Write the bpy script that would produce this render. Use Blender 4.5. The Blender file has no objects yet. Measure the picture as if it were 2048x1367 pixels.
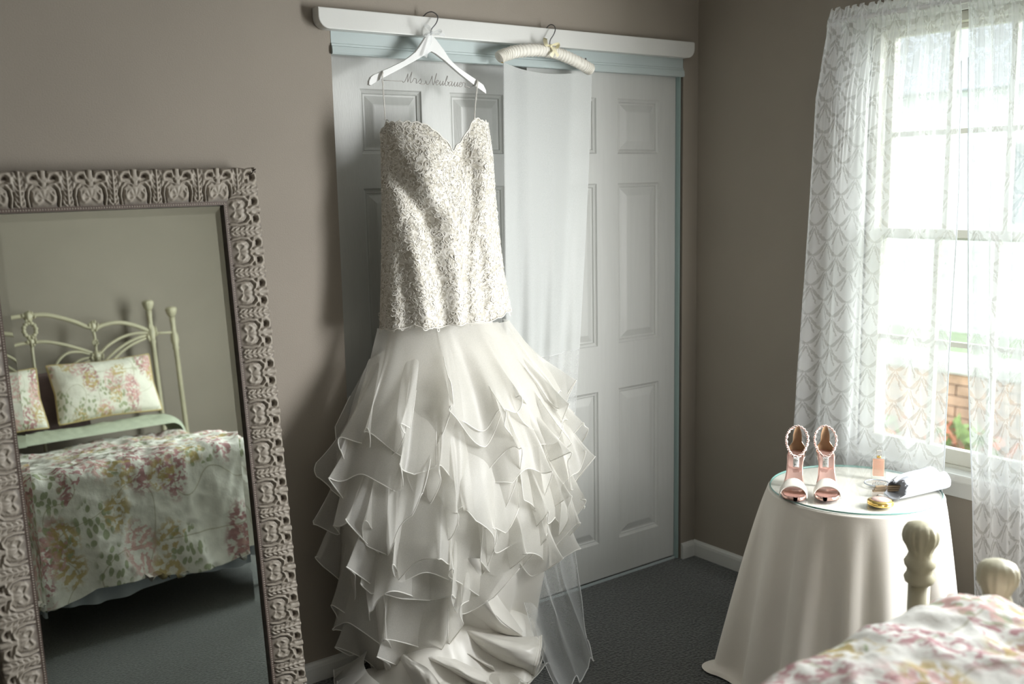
import bpy, bmesh, math, random
import numpy as np
from mathutils import Matrix, Vector

PI = math.pi
sc = bpy.context.scene
COL = sc.collection

# ------------------------------------------------------------------ camera
F_PX = 2014.9
CAM = np.array([-3.03016, -2.82600, 1.56276])
YAW, PITCH, ROLL = math.radians(36.5206), math.radians(-8.9116), math.radians(-1.1790)
_d = np.array([math.sin(YAW) * math.cos(PITCH), math.cos(YAW) * math.cos(PITCH), math.sin(PITCH)])
_r = np.array([math.cos(YAW), -math.sin(YAW), 0.0])
_u = np.cross(_r, _d)
CR = math.cos(ROLL) * _r + math.sin(ROLL) * _u
CU = -math.sin(ROLL) * _r + math.cos(ROLL) * _u
CD = _d
cam = bpy.data.cameras.new('camera')
cam.sensor_width = 36.0
cam.lens = F_PX / 2048 * 36.0
cam.clip_start = 0.05
cam.dof.use_dof = True
cam.dof.focus_distance = 3.25
cam.dof.aperture_fstop = 2.2
co = bpy.data.objects.new('camera', cam)
COL.objects.link(co)
co.matrix_world = Matrix(((CR[0], CU[0], -CD[0], CAM[0]), (CR[1], CU[1], -CD[1], CAM[1]),
                          (CR[2], CU[2], -CD[2], CAM[2]), (0, 0, 0, 1)))
sc.camera = co


def at(px, py, axis, val):
    """the point of the room on the plane axis = val that the photograph shows at px, py"""
    d = CR * ((px - 1024) / F_PX) - CU * ((py - 683.5) / F_PX) + CD
    t = (val - CAM[axis]) / d[axis]
    return CAM + t * d


def atY(px, py, y): return at(px, py, 1, y)
def atZ(px, py, z): return at(px, py, 2, z)


# ------------------------------------------------------------------ light and exposure
sc.view_settings.view_transform = 'Standard'
sc.view_settings.look = 'None'
sc.view_settings.gamma = 1.0
sc.view_settings.use_curve_mapping = False
sc.view_settings.exposure = 1.42
sc.cycles.max_bounces = 10
sc.cycles.diffuse_bounces = 5
sc.cycles.glossy_bounces = 4
sc.cycles.transmission_bounces = 8
sc.cycles.transparent_max_bounces = 40
sc.cycles.sample_clamp_indirect = 4.0
sc.cycles.caustics_reflective = False
sc.cycles.caustics_refractive = False

w = bpy.data.worlds.new('sky')
sc.world = w
w.use_nodes = True
bg = w.node_tree.nodes['Background']
bg.inputs[0].default_value = (0.90, 0.96, 1.0, 1)
bg.inputs[1].default_value = 1.35

# key and fill lamps added out of view to brighten closet, gown and room
added_key = bpy.data.lights.new('added_key_light', 'AREA')
added_key.shape = 'RECTANGLE'
added_key.size, added_key.size_y = 0.42, 1.20
added_key.energy = 4.5
added_key.spread = math.radians(95)
added_key.color = (1.0, 0.99, 0.97)
so = bpy.data.objects.new('added_key_light', added_key)
COL.objects.link(so)
so.location = (-0.03, -1.80, 1.40)
so.rotation_euler = Vector((-0.36, 0.92, -0.14)).to_track_quat('-Z', 'Z').to_euler()
fil = bpy.data.lights.new('added_fill_light', 'AREA')  # wide fill lamp, added in the unseen opening
fil.shape = 'RECTANGLE'
fil.size, fil.size_y = 1.26, 0.56
fil.energy = 20
fil.color = (0.95, 0.98, 1.0)
fo = bpy.data.objects.new('added_fill_light', fil)
COL.objects.link(fo)
fo.location = (0.03, -1.94, 1.38)
fo.rotation_euler = (0, math.radians(90), 0)
# soft hazy sunlight that shines through the lace toward the closet
hz = bpy.data.lights.new('hazy_sun', 'SUN')
hz.energy = 3.4
hz.angle = math.radians(66)
hz.color = (1.0, 0.985, 0.955)
hzo = bpy.data.objects.new('hazy_sun', hz)
COL.objects.link(hzo)
hzo.rotation_euler = Vector((-0.92, 1.1, -0.48)).to_track_quat('-Z', 'Y').to_euler()
# portal at the curtained window
po = bpy.data.lights.new('window_portal', 'AREA')
po.shape = 'RECTANGLE'
po.size, po.size_y = 1.50, 0.80
po.cycles.is_portal = True
pob = bpy.data.objects.new('window_portal', po)
COL.objects.link(pob)
pob.location = (0.13, -1.135, 1.35)
pob.rotation_euler = (0, math.radians(90), 0)

# ------------------------------------------------------------------ mesh helpers
rng = np.random.default_rng(7)


def link(name, me, mat, parent=None):
    o = bpy.data.objects.new(name, me)
    COL.objects.link(o)
    if mat is not None:
        if isinstance(mat, (list, tuple)):
            for m in mat: me.materials.append(m)
        else:
            me.materials.append(mat)
    if parent is not None:
        o.parent = parent
        if parent.type == 'EMPTY' and not parent.get('_local'):
            o.matrix_parent_inverse = Matrix.Translation(-Vector(parent.location))
    return o


class MB:
    """collects vertices and faces of one mesh"""
    def __init__(s): s.V, s.F, s.U, s.A, s.n = [], [], [], [], 0

    def add(s, V, F, uv=None, attr=None):
        V = np.asarray(V, float).reshape(-1, 3)
        s.V.append(V)
        s.F.extend([tuple(int(i) + s.n for i in f) for f in F])
        s.U.append(np.zeros((len(V), 2)) if uv is None else np.asarray(uv, float).reshape(-1, 2))
        s.A.append(np.zeros(len(V)) if attr is None else np.asarray(attr, float).reshape(-1))
        s.n += len(V)
        return s

    def mesh(s, name, smooth=True):
        me = bpy.data.meshes.new(name)
        V = np.concatenate(s.V)
        me.from_pydata(V.tolist(), [], s.F)
        U = np.concatenate(s.U)
        if np.any(U):
            uvl = me.uv_layers.new(name='UVMap')
            idx = np.empty(len(me.loops), dtype=np.int32)
            me.loops.foreach_get('vertex_index', idx)
            uvl.data.foreach_set('uv', U[idx].astype(np.float32).ravel())
        A = np.concatenate(s.A)
        if np.any(A):
            at_ = me.attributes.new('relief', 'FLOAT', 'POINT')
            at_.data.foreach_set('value', A.astype(np.float32))
        if smooth:
            me.polygons.foreach_set('use_smooth', [True] * len(me.polygons))
        me.update()
        return me

    def obj(s, name, mat, parent=None, smooth=True):
        return link(name, s.mesh(name, smooth), mat, parent)


def grid_faces(nu, nv, cu=False, cv=False):
    i = np.arange(nu if cu else nu - 1)
    j = np.arange(nv if cv else nv - 1)
    I, J = np.meshgrid(i, j, indexing='ij')
    I, J = I.ravel(), J.ravel()
    I2, J2 = (I + 1) % nu, (J + 1) % nv
    return np.stack([I * nv + J, I2 * nv + J, I2 * nv + J2, I * nv + J2], 1)


def grid(mb, P, cu=False, cv=False, uv=None, attr=None, flip=False):
    nu, nv = P.shape[:2]
    f = grid_faces(nu, nv, cu, cv)
    if flip: f = f[:, ::-1]
    mb.add(P.reshape(-1, 3), f, uv, attr)
    return mb


def box(mb, lo, hi, ch=0.0):
    lo, hi = np.minimum(lo, hi).astype(float), np.maximum(lo, hi).astype(float)
    if ch <= 0:
        V = [(x, y, z) for x in (lo[0], hi[0]) for y in (lo[1], hi[1]) for z in (lo[2], hi[2])]
        F = [(0, 1, 3, 2), (4, 6, 7, 5), (0, 4, 5, 1), (2, 3, 7, 6), (0, 2, 6, 4), (1, 5, 7, 3)]
        mb.add(V, F)
        return mb
    bm = bmesh.new()
    bmesh.ops.create_cube(bm, size=1.0)
    for v in bm.verts:
        v.co = Vector([(lo[k] + hi[k]) / 2 + v.co[k] * (hi[k] - lo[k]) for k in range(3)])
    bmesh.ops.bevel(bm, geom=list(bm.edges), offset=ch, segments=2, affect='EDGES', profile=0.6)
    bm.verts.index_update()
    mb.add([v.co[:] for v in bm.verts], [[v.index for v in f.verts] for f in bm.faces])
    bm.free()
    return mb


def catmull(P, n):
    P = np.asarray(P, float)
    Q = np.vstack([2 * P[0] - P[1], P, 2 * P[-1] - P[-2]])
    m = len(P) - 1
    t = np.linspace(0, m, n)
    i = np.minimum(t.astype(int), m - 1)
    f = (t - i)[:, None]
    a, b, c, d = Q[i], Q[i + 1], Q[i + 2], Q[i + 3]
    return 0.5 * (2 * b + (c - a) * f + (2 * a - 5 * b + 4 * c - d) * f ** 2 + (3 * b - a - 3 * c + d) * f ** 3)


def tube(mb, P, r, seg=8, closed=False, cap=True, sq=None):
    """round bar along a polyline; r may vary along it; sq=(a,b) flattens the section"""
    P = np.asarray(P, float)
    n = len(P)
    r = np.full(n, r) if np.isscalar(r) else np.asarray(r, float)
    T = np.gradient(P, axis=0)
    if closed: T = np.roll(P, -1, 0) - np.roll(P, 1, 0)
    T /= np.linalg.norm(T, axis=1)[:, None] + 1e-12
    ref = np.array([0.0, 0, 1]) if abs(T[0][2]) < 0.9 else np.array([0.0, 1, 0])
    N = np.zeros_like(P)
    v = ref - T[0] * (ref @ T[0])
    v /= np.linalg.norm(v)
    for i in range(n):
        v = v - T[i] * (v @ T[i])
        v /= np.linalg.norm(v) + 1e-12
        N[i] = v
    B = np.cross(T, N)
    a = np.arange(seg) / seg * 2 * PI
    ca, sa = np.cos(a), np.sin(a)
    fa, fb = sq if sq else (1, 1)
    G = P[:, None] + r[:, None, None] * (fa * ca[None, :, None] * N[:, None] + fb * sa[None, :, None] * B[:, None])
    F = grid_faces(n, seg, closed, True).tolist()
    V = G.reshape(-1, 3)
    if cap and not closed:
        F.append(list(range(seg))[::1])
        F.append([(n - 1) * seg + k for k in range(seg)][::-1])
    mb.add(V, F)
    return mb


def lathe(mb, prof, c=(0, 0, 0), seg=24, lobes=0, depth=0.0, lz=None):
    """profile of (radius, height) turned about the vertical through c; optional fluting"""
    prof = np.asarray(prof, float)
    a = np.arange(seg) / seg * 2 * PI
    R = np.repeat(prof[:, :1], seg, 1)
    if lobes:
        m = np.ones(len(prof)) if lz is None else np.array([1.0 if lz[0] <= z <= lz[1] else 0.0 for z in prof[:, 1]])
        R = R * (1 - depth * m[:, None] * (0.5 - 0.5 * np.cos(lobes * a))[None])
    P = np.stack([c[0] + R * np.cos(a), c[1] + R * np.sin(a), np.repeat(c[2] + prof[:, 1:], seg, 1)], -1)
    F = grid_faces(len(prof), seg, False, True)[:, ::-1].tolist()
    F.append([k for k in range(seg)][::-1])
    F.append([(len(prof) - 1) * seg + k for k in range(seg)])
    mb.add(P.reshape(-1, 3), F)
    return mb


def poly_prism(mb, pts, off, ch=0.0):
    """flat polygon (3D points) given thickness by the vector off"""
    bm = bmesh.new()
    vs = [bm.verts.new(p) for p in pts]
    f = bm.faces.new(vs)
    ex = bmesh.ops.extrude_face_region(bm, geom=[f])
    nv = [g for g in ex['geom'] if isinstance(g, bmesh.types.BMVert)]
    bmesh.ops.translate(bm, verts=nv, vec=Vector(off))
    if ch > 0:
        es = [e for e in bm.edges if abs((e.verts[0].co - e.verts[1].co).normalized().dot(Vector(off).normalized())) < 0.5]
        bmesh.ops.bevel(bm, geom=es, offset=ch, segments=2, affect='EDGES', profile=0.6)
    bmesh.ops.triangulate(bm, faces=[f for f in bm.faces if len(f.verts) > 4])
    bmesh.ops.recalc_face_normals(bm, faces=bm.faces)
    bm.verts.index_update()
    mb.add([v.co[:] for v in bm.verts], [[v.index for v in f.verts] for f in bm.faces])
    bm.free()
    return mb


_perm = np.random.default_rng(3).random((256, 256))


def vnoise(x, y):
    x, y = np.asarray(x, float), np.asarray(y, float)
    xi, yi = np.floor(x).astype(int), np.floor(y).astype(int)
    fx, fy = x - xi, y - yi
    fx, fy = fx * fx * (3 - 2 * fx), fy * fy * (3 - 2 * fy)
    g = lambda a, b: _perm[a % 256, b % 256]
    return (g(xi, yi) * (1 - fx) + g(xi + 1, yi) * fx) * (1 - fy) + (g(xi, yi + 1) * (1 - fx) + g(xi + 1, yi + 1) * fx) * fy


def fbm(x, y, o=4):
    s, a, t = 0, 0.5, 0
    for k in range(o):
        s = s + a * vnoise(x * 2 ** k + 17 * k, y * 2 ** k + 9 * k)
        t += a
        a *= 0.5
    return s / t


def seg_dist(x, y, pl):
    """distance of points to a polyline, and how far along (0..1)"""
    best = np.full(np.shape(x), 1e9)
    along = np.zeros(np.shape(x))
    n = len(pl) - 1
    for k in range(n):
        a, b = np.array(pl[k][:2], float), np.array(pl[k + 1][:2], float)
        d = b - a
        t = np.clip(((x - a[0]) * d[0] + (y - a[1]) * d[1]) / (d @ d + 1e-12), 0, 1)
        q = np.hypot(x - a[0] - t * d[0], y - a[1] - t * d[1])
        m = q < best
        along = np.where(m, (k + t) / n, along)
        best = np.where(m, q, best)
    return best, along


def thing(name, label, cat, loc=(0, 0, 0), group=None):
    o = bpy.data.objects.new(name, None)
    COL.objects.link(o)
    o.location = loc
    o.empty_display_size = 0.05
    o['label'] = label
    o['category'] = cat
    if group: o['group'] = group
    return o


def tag(o, label, cat, group=None):
    o['label'] = label
    o['category'] = cat
    if group: o['group'] = group
    return o


def struct(o, label=None):
    o['kind'] = 'structure'
    if label: o['label'] = label
    return o


# ------------------------------------------------------------------ materials
def newmat(name):
    m = bpy.data.materials.new(name)
    m.use_nodes = True
    nt = m.node_tree
    nt.nodes.clear()
    out = nt.nodes.new('ShaderNodeOutputMaterial')
    return m, nt, out


class X:
    """little expression builder for Math nodes"""
    def __init__(s, nt, sock): s.nt, s.k = nt, sock

    def _op(s, op, *o):
        n = s.nt.nodes.new('ShaderNodeMath')
        n.operation = op
        for i, a in enumerate((s,) + o):
            if isinstance(a, X): s.nt.links.new(a.k, n.inputs[i])
            else: n.inputs[i].default_value = a
        return X(s.nt, n.outputs[0])

    def __add__(s, o): return s._op('ADD', o)
    def __sub__(s, o): return s._op('SUBTRACT', o)
    def __mul__(s, o): return s._op('MULTIPLY', o)
    def __truediv__(s, o): return s._op('DIVIDE', o)
    def abs(s): return s._op('ABSOLUTE')
    def fract(s): return s._op('FRACT')
    def lt(s, o): return s._op('LESS_THAN', o)
    def gt(s, o): return s._op('GREATER_THAN', o)
    def max(s, o): return s._op('MAXIMUM', o)
    def min(s, o): return s._op('MINIMUM', o)
    def pow(s, o): return s._op('POWER', o)
    def step(s, a, b):
        n = s.nt.nodes.new('ShaderNodeMapRange')
        n.interpolation_type = 'SMOOTHSTEP'
        s.nt.links.new(s.k, n.inputs[0])
        n.inputs[1].default_value, n.inputs[2].default_value = a, b
        return X(s.nt, n.outputs[0])


def node(nt, typ, **kw):
    n = nt.nodes.new(typ)
    for k, v in kw.items():
        if k in n.inputs: n.inputs[k].default_value = v
        else: setattr(n, k, v)
    return n


def rgb(c): return (c[0], c[1], c[2], 1)


def mixc(nt, fac, a, b):
    n = nt.nodes.new('ShaderNodeMix')
    n.data_type = 'RGBA'
    for s, v in ((0, fac), (6, a), (7, b)):
        if isinstance(v, X): nt.links.new(v.k, n.inputs[s])
        elif isinstance(v, bpy.types.NodeSocket): nt.links.new(v, n.inputs[s])
        else: n.inputs[s].default_value = v if s == 0 else rgb(v)
    return n.outputs[2]


def pbr(name, col, rough=0.5, metal=0.0, var=0.0, vscale=8.0, bump=0.0, bscale=60.0, spec=0.5, coat=0.0, sheen=0.0, stretch=None, detail=4.0):
    m, nt, out = newmat(name)
    b = nt.nodes.new('ShaderNodeBsdfPrincipled')
    nt.links.new(b.outputs[0], out.inputs[0])
    b.inputs['Roughness'].default_value = rough
    b.inputs['Metallic'].default_value = metal
    b.inputs['Specular IOR Level'].default_value = spec
    b.inputs['Coat Weight'].default_value = coat
    b.inputs['Sheen Weight'].default_value = sheen
    tc = nt.nodes.new('ShaderNodeTexCoord')
    src = tc.outputs['Object']
    if stretch:
        mp = node(nt, 'ShaderNodeMapping')
        mp.inputs['Scale'].default_value = stretch
        nt.links.new(src, mp.inputs[0])
        src = mp.outputs[0]
    n = node(nt, 'ShaderNodeTexNoise', Scale=vscale, Detail=3.0)
    nt.links.new(src, n.inputs['Vector'])
    c2 = tuple(max(0.0, c * (1 - var)) for c in col)
    nt.links.new(mixc(nt, X(nt, n.outputs[0]).step(0.3, 0.7), c2, col), b.inputs['Base Color'])
    if bump:
        n2 = node(nt, 'ShaderNodeTexNoise', Scale=bscale, Detail=detail)
        nt.links.new(src, n2.inputs['Vector'])
        bp = node(nt, 'ShaderNodeBump', Strength=bump, Distance=0.01)
        nt.links.new(n2.outputs[0], bp.inputs['Height'])
        nt.links.new(bp.outputs[0], b.inputs['Normal'])
    return m


def sheer(name, col, opacity, trans=0.5, gloss=0.06, graze=0.35):
    """thin woven cloth: part of the light passes straight, the rest is scattered to both sides"""
    m, nt, out = newmat(name)
    d = node(nt, 'ShaderNodeBsdfDiffuse', Color=rgb(col))
    t = node(nt, 'ShaderNodeBsdfTranslucent', Color=rgb(col))
    mx = node(nt, 'ShaderNodeMixShader', Fac=trans)
    nt.links.new(d.outputs[0], mx.inputs[1])
    nt.links.new(t.outputs[0], mx.inputs[2])
    g = node(nt, 'ShaderNodeBsdfGlossy', Roughness=0.35, Color=(0.95, 0.95, 0.95, 1))
    mg = node(nt, 'ShaderNodeMixShader', Fac=gloss)
    nt.links.new(mx.outputs[0], mg.inputs[1])
    nt.links.new(g.outputs[0], mg.inputs[2])
    tr = node(nt, 'ShaderNodeBsdfTransparent')
    lw = node(nt, 'ShaderNodeLayerWeight', Blend=0.35)
    tc = nt.nodes.new('ShaderNodeTexCoord')
    n = node(nt, 'ShaderNodeTexNoise', Scale=420.0, Detail=1.0)
    nt.links.new(tc.outputs['Object'], n.inputs['Vector'])
    op = X(nt, lw.outputs['Facing']) * graze + opacity + (X(nt, n.outputs[0]) - 0.5) * 0.16
    fin = nt.nodes.new('ShaderNodeMixShader')
    nt.links.new(op.min(1.0).max(0.0).k, fin.inputs[0])
    nt.links.new(tr.outputs[0], fin.inputs[1])
    nt.links.new(mg.outputs[0], fin.inputs[2])
    nt.links.new(fin.outputs[0], out.inputs[0])
    return m


def curtain_mat():
    m, nt, out = newmat('lace_sheer')
    uv = nt.nodes.new('ShaderNodeUVMap')
    nz = node(nt, 'ShaderNodeTexNoise', Scale=90.0, Detail=1.0)
    nt.links.new(uv.outputs[0], nz.inputs['Vector'])
    sep = nt.nodes.new('ShaderNodeSeparateXYZ')
    nt.links.new(uv.outputs[0], sep.inputs[0])
    jit = (X(nt, nz.outputs[0]) - 0.5) * 0.10
    U = X(nt, sep.outputs[0]) * (1 / 0.118) + jit
    V = X(nt, sep.outputs[1]) * (1 / 0.052) + jit
    tot = None
    for ou, ov in ((0.0, 0.0), (0.5, 1.0)):
        lu = ((U + (0.5 + ou)).fract() - 0.5).abs()                     # 0 at the knot, .5 between knots
        lv = (((V * -0.5) + (0.5 * ov + 20.0)).fract()) * 2.0               # rows below the knot
        q = lu * -2.0 + 1.0
        sag = (q * q * -1.0 + 1.0) * 1.05
        wid = (lu * (2 * PI))._op('SINE') * 0.13 + 0.03
        swag = ((lv - sag).abs() - wid).step(0.05, -0.05)
        t = (lv - 0.28) * (1 / 1.1)
        tail = (((lu - (t * 0.235)).abs()) - 0.028).step(0.016, -0.016) * lv.gt(0.28) * lv.lt(1.35)
        k = swag.max(tail)
        tot = k if tot is None else tot.max(k)
    col = (0.95, 0.965, 0.985)
    d = node(nt, 'ShaderNodeBsdfDiffuse', Color=rgb(col))
    t = node(nt, 'ShaderNodeBsdfTranslucent', Color=rgb(col))
    mx = node(nt, 'ShaderNodeMixShader', Fac=0.38)
    nt.links.new(d.outputs[0], mx.inputs[1])
    nt.links.new(t.outputs[0], mx.inputs[2])
    tr = node(nt, 'ShaderNodeBsdfTransparent')
    lw = node(nt, 'ShaderNodeLayerWeight', Blend=0.3)
    op = X(nt, lw.outputs['Facing']) * 0.15 + 0.72 - tot * 0.27
    fin = nt.nodes.new('ShaderNodeMixShader')
    nt.links.new(op.min(0.97).max(0.05).k, fin.inputs[0])
    nt.links.new(tr.outputs[0], fin.inputs[1])
    nt.links.new(mx.outputs[0], fin.inputs[2])
    nt.links.new(fin.outputs[0], out.inputs[0])
    return m


def floral(name, base, sc_=1.0, rough=0.8):
    """printed cotton: sprays of mauve blossom, olive yellow blossom, green leaves, thin stems"""
    m, nt, out = newmat(name)
    b = nt.nodes.new('ShaderNodeBsdfPrincipled')
    b.inputs['Roughness'].default_value = rough
    b.inputs['Specular IOR Level'].default_value = 0.2
    nt.links.new(b.outputs[0], out.inputs[0])
    uv = nt.nodes.new('ShaderNodeUVMap')
    nz = node(nt, 'ShaderNodeTexNoise', Scale=9.0 * sc_, Detail=2.0)
    nt.links.new(uv.outputs[0], nz.inputs['Vector'])
    off = nt.nodes.new('ShaderNodeVectorMath')
    off.operation = 'SCALE'
    nt.links.new(nz.outputs[1], off.inputs[0])
    off.inputs['Scale'].default_value = 0.05 / sc_
    add = nt.nodes.new('ShaderNodeVectorMath')
    nt.links.new(uv.outputs[0], add.inputs[0])
    nt.links.new(off.outputs[0], add.inputs[1])

    def vor(sx, sy, o):
        mp = node(nt, 'ShaderNodeMapping')
        mp.inputs['Scale'].default_value = (sx * sc_, sy * sc_, 1)
        mp.inputs['Location'].default_value = (o, o * 0.7, 0)
        nt.links.new(add.outputs[0], mp.inputs[0])
        v = nt.nodes.new('ShaderNodeTexVoronoi')
        v.voronoi_dimensions = '2D'
        v.inputs['Scale'].default_value = 1.0
        nt.links.new(mp.outputs[0], v.inputs['Vector'])
        return v

    def sel(v):
        s = nt.nodes.new('ShaderNodeSeparateColor')
        nt.links.new(v.outputs['Color'], s.inputs[0])
        return X(nt, s.outputs[0]), X(nt, s.outputs[1])

    c = base
    # stems
    n2 = node(nt, 'ShaderNodeTexNoise', Scale=4.2 * sc_, Detail=0.0)
    nt.links.new(uv.outputs[0], n2.inputs['Vector'])
    stem = ((X(nt, n2.outputs[0]) - 0.5).abs()).step(0.008, 0.003) * 0.6
    c = mixc(nt, stem, c, (0.42, 0.40, 0.27))
    leaves = vor(36, 21, 3.3)
    big = vor(5.5, 4.5, 8.1)
    g1, _ = sel(big)
    lf = X(nt, leaves.outputs['Distance']).step(0.40, 0.28) * X(nt, big.outputs['Distance']).step(0.50, 0.36) * g1.gt(0.25)
    c = mixc(nt, lf * 0.8, c, (0.30, 0.35, 0.19))
    for sx, sy, o, colr, fs, th, dens in ((6.0, 2.5, 1.7, (0.42, 0.18, 0.20), 62, 0.46, 0.40), (5.0, 2.9, 5.9, (0.64, 0.38, 0.36), 52, 0.40, 0.45),
                                          (5.4, 4.3, 12.3, (0.52, 0.40, 0.17), 54, 0.38, 0.50)):
        v = vor(sx, sy, o)
        p = node(nt, 'ShaderNodeTexNoise', Scale=fs * sc_ * 0.75, Detail=2.0)
        nt.links.new(add.outputs[0], p.inputs['Vector'])
        r, g = sel(v)
        mask = X(nt, v.outputs['Distance']).step(th + 0.04, th - 0.14) * X(nt, p.outputs[0]).step(0.44, 0.56) * r.gt(dens)
        c = mixc(nt, mask * 0.85, c, colr)
    nt.links.new(c, b.inputs['Base Color'])
    w1 = node(nt, 'ShaderNodeTexNoise', Scale=45.0, Detail=3.0)
    nt.links.new(uv.outputs[0], w1.inputs['Vector'])
    bp = node(nt, 'ShaderNodeBump', Strength=0.25, Distance=0.01)
    nt.links.new(w1.outputs[0], bp.inputs['Height'])
    nt.links.new(bp.outputs[0], b.inputs['Normal'])
    return m


M_wall = pbr('taupe_paint', (0.31, 0.275, 0.232), 0.75, var=0.05, vscale=3, bump=0.12, bscale=260, spec=0.25)
M_ceil = pbr('ceiling_paint', (0.60, 0.59, 0.57), 0.9)
M_white = pbr('white_gloss_paint', (0.66, 0.665, 0.64), 0.38, var=0.03, bump=0.04, bscale=120)
M_door = pbr('white_moulded_door', (0.53, 0.54, 0.52), 0.42, var=0.03, vscale=5, bump=0.10, bscale=30, stretch=(14, 1, 1))
M_fascia = pbr('cool_white_metal', (0.46, 0.53, 0.53), 0.35, var=0.03)
M_strip = pbr('grey_green_metal', (0.36, 0.48, 0.47), 0.3, metal=0.3)
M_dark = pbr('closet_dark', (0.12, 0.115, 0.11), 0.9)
M_sash = pbr('beige_window_vinyl', (0.62, 0.60, 0.53), 0.4, var=0.03)


def carpet_mat():
    m, nt, out = newmat('slate_carpet')
    b = nt.nodes.new('ShaderNodeBsdfPrincipled')
    b.inputs['Roughness'].default_value = 1.0
    b.inputs['Specular IOR Level'].default_value = 0.1
    b.inputs['Sheen Weight'].default_value = 0.3
    nt.links.new(b.outputs[0], out.inputs[0])
    tc = nt.nodes.new('ShaderNodeTexCoord')
    n = node(nt, 'ShaderNodeTexNoise', Scale=110.0, Detail=4.0)
    nt.links.new(tc.outputs['Object'], n.inputs['Vector'])
    n2 = node(nt, 'ShaderNodeTexNoise', Scale=7.0, Detail=2.0)
    nt.links.new(tc.outputs['Object'], n2.inputs['Vector'])
    c = mixc(nt, X(nt, n.outputs[0]).step(0.35, 0.65), (0.038, 0.042, 0.041), (0.115, 0.125, 0.118))
    c = mixc(nt, X(nt, n2.outputs[0]).step(0.3, 0.75) * 0.3, c, (0.055, 0.057, 0.055))
    nt.links.new(c, b.inputs['Base Color'])
    bp = node(nt, 'ShaderNodeBump', Strength=0.9, Distance=0.012)
    nt.links.new(n.outputs[0], bp.inputs['Height'])
    nt.links.new(bp.outputs[0], b.inputs['Normal'])
    return m


M_carpet = carpet_mat()

# ------------------------------------------------------------------ room shell
XL, XR = -1.592, -0.0825          # closet opening
ZO = 2.03
X0, Y0, ZC = -3.95, -3.56, 2.44   # far left wall, wall behind the bed, ceiling
WY0, WY1, WZ0, WZ1 = -1.47, -0.77, 0.615, 2.06      # window_1 opening
VY0, VY1, VZ0, VZ1 = -2.26, -1.62, 0.70, 2.06     # opening added out of view
T = 0.13

mb = MB(); box(mb, (X0 - T, Y0 - T, -0.1), (T, 0.75, 0)); struct(mb.obj('floor', M_carpet, smooth=False), 'dark slate carpet')
mb = MB(); box(mb, (X0 - T, Y0 - T, ZC), (T, 0.75, ZC + 0.1)); struct(mb.obj('ceiling', M_ceil, smooth=False))
mb = MB()
box(mb, (X0 - T, 0, 0), (XL, T, ZC)); box(mb, (XL, 0, ZO), (XR, T, ZC)); box(mb, (XR, 0, 0), (0, T, ZC))
struct(mb.obj('wall_back', M_wall, smooth=False), 'taupe wall around the closet')
mb = MB()
box(mb, (0, WY1, 0), (T, 0.75, ZC)); box(mb, (0, WY0, 0), (T, WY1, WZ0)); box(mb, (0, WY0, WZ1), (T, WY1, ZC))
box(mb, (0, VY1, 0), (T, WY0, ZC)); box(mb, (0, VY0, 0), (T, VY1, VZ0)); box(mb, (0, VY0, VZ1), (T, VY1, ZC)); box(mb, (0, Y0 - T, 0), (T, VY0, ZC))
struct(mb.obj('wall_right', M_wall, smooth=False), 'taupe wall with the window')
mb = MB(); box(mb, (X0 - T, Y0, 0), (X0, 0, ZC)); struct(mb.obj('wall_left', M_wall, smooth=False))
mb = MB(); box(mb, (X0 - T, Y0 - T, 0), (0, Y0, ZC)); struct(mb.obj('wall_front', M_wall, smooth=False), 'taupe wall behind the bed')
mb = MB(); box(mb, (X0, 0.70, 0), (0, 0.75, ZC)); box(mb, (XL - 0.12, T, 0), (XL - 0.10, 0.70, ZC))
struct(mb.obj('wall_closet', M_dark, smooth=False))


def baseboard(name, p, q, nrm, h=0.066, t=0.013):
    prof = [(0, 0), (t, 0), (t, h * 0.72), (t * 0.85, h * 0.86), (t * 0.5, h * 0.96), (0, h)]
    P = np.array([[(e[0] + nrm[0] * a, e[1] + nrm[1] * a, b) for a, b in prof] for e in (p, q)], float)
    mb = MB(); grid(mb, P)
    n = len(prof)
    mb.F.append(tuple(range(n))); mb.F.append(tuple(range(n, 2 * n)))
    bm = bmesh.new(); me = mb.mesh(name, False); bm.from_mesh(me); bmesh.ops.recalc_face_normals(bm, faces=bm.faces); bm.to_mesh(me); bm.free()
    return struct(link(name, me, M_white))


baseboard('baseboard_right', (0, 0), (0, Y0), (-1, 0))
baseboard('baseboard_back', (XR + 0.002, 0), (-0.012, 0), (0, -1))
baseboard('baseboard_left', (X0, 0), (XL - 0.002, 0), (0, -1))
baseboard('baseboard_front', (X0, Y0), (-0.013, Y0), (0, 1))

# closet valance board, fascia track, edge strip and floor track
ys0, ys1 = -0.042, -0.001
out_ = []
def arcpts(cx, cz, r, a0, a1, n=8):
    return [(cx + r * math.cos(math.radians(a0 + (a1 - a0) * k / n)), cz + r * math.sin(math.radians(a0 + (a1 - a0) * k / n))) for k in range(n + 1)]
pts = [(-1.648, 2.086)] + arcpts(-1.648 + 0.034, 2.026 + 0.034, 0.034, 180, 270) + arcpts(-0.064 - 0.036, 2.026 + 0.036, 0.036, 270, 360) + arcpts(-0.064 - 0.006, 2.086 - 0.006, 0.006, 0, 90, 3)
mb = MB(); poly_prism(mb, [(x, ys0, z) for x, z in pts], (0, ys1 - ys0, 0), 0.003)
struct(mb.obj('trim_1', M_white, smooth=False), 'white valance board with rounded ends over the closet')
prof = [(0.02, 2.028), (-0.001, 2.028), (-0.001, 1.992), (-0.004, 1.990), (-0.004, 1.984), (-0.008, 1.982), (-0.010, 1.964), (-0.007, 1.959), (0.02, 1.959)]
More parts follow.
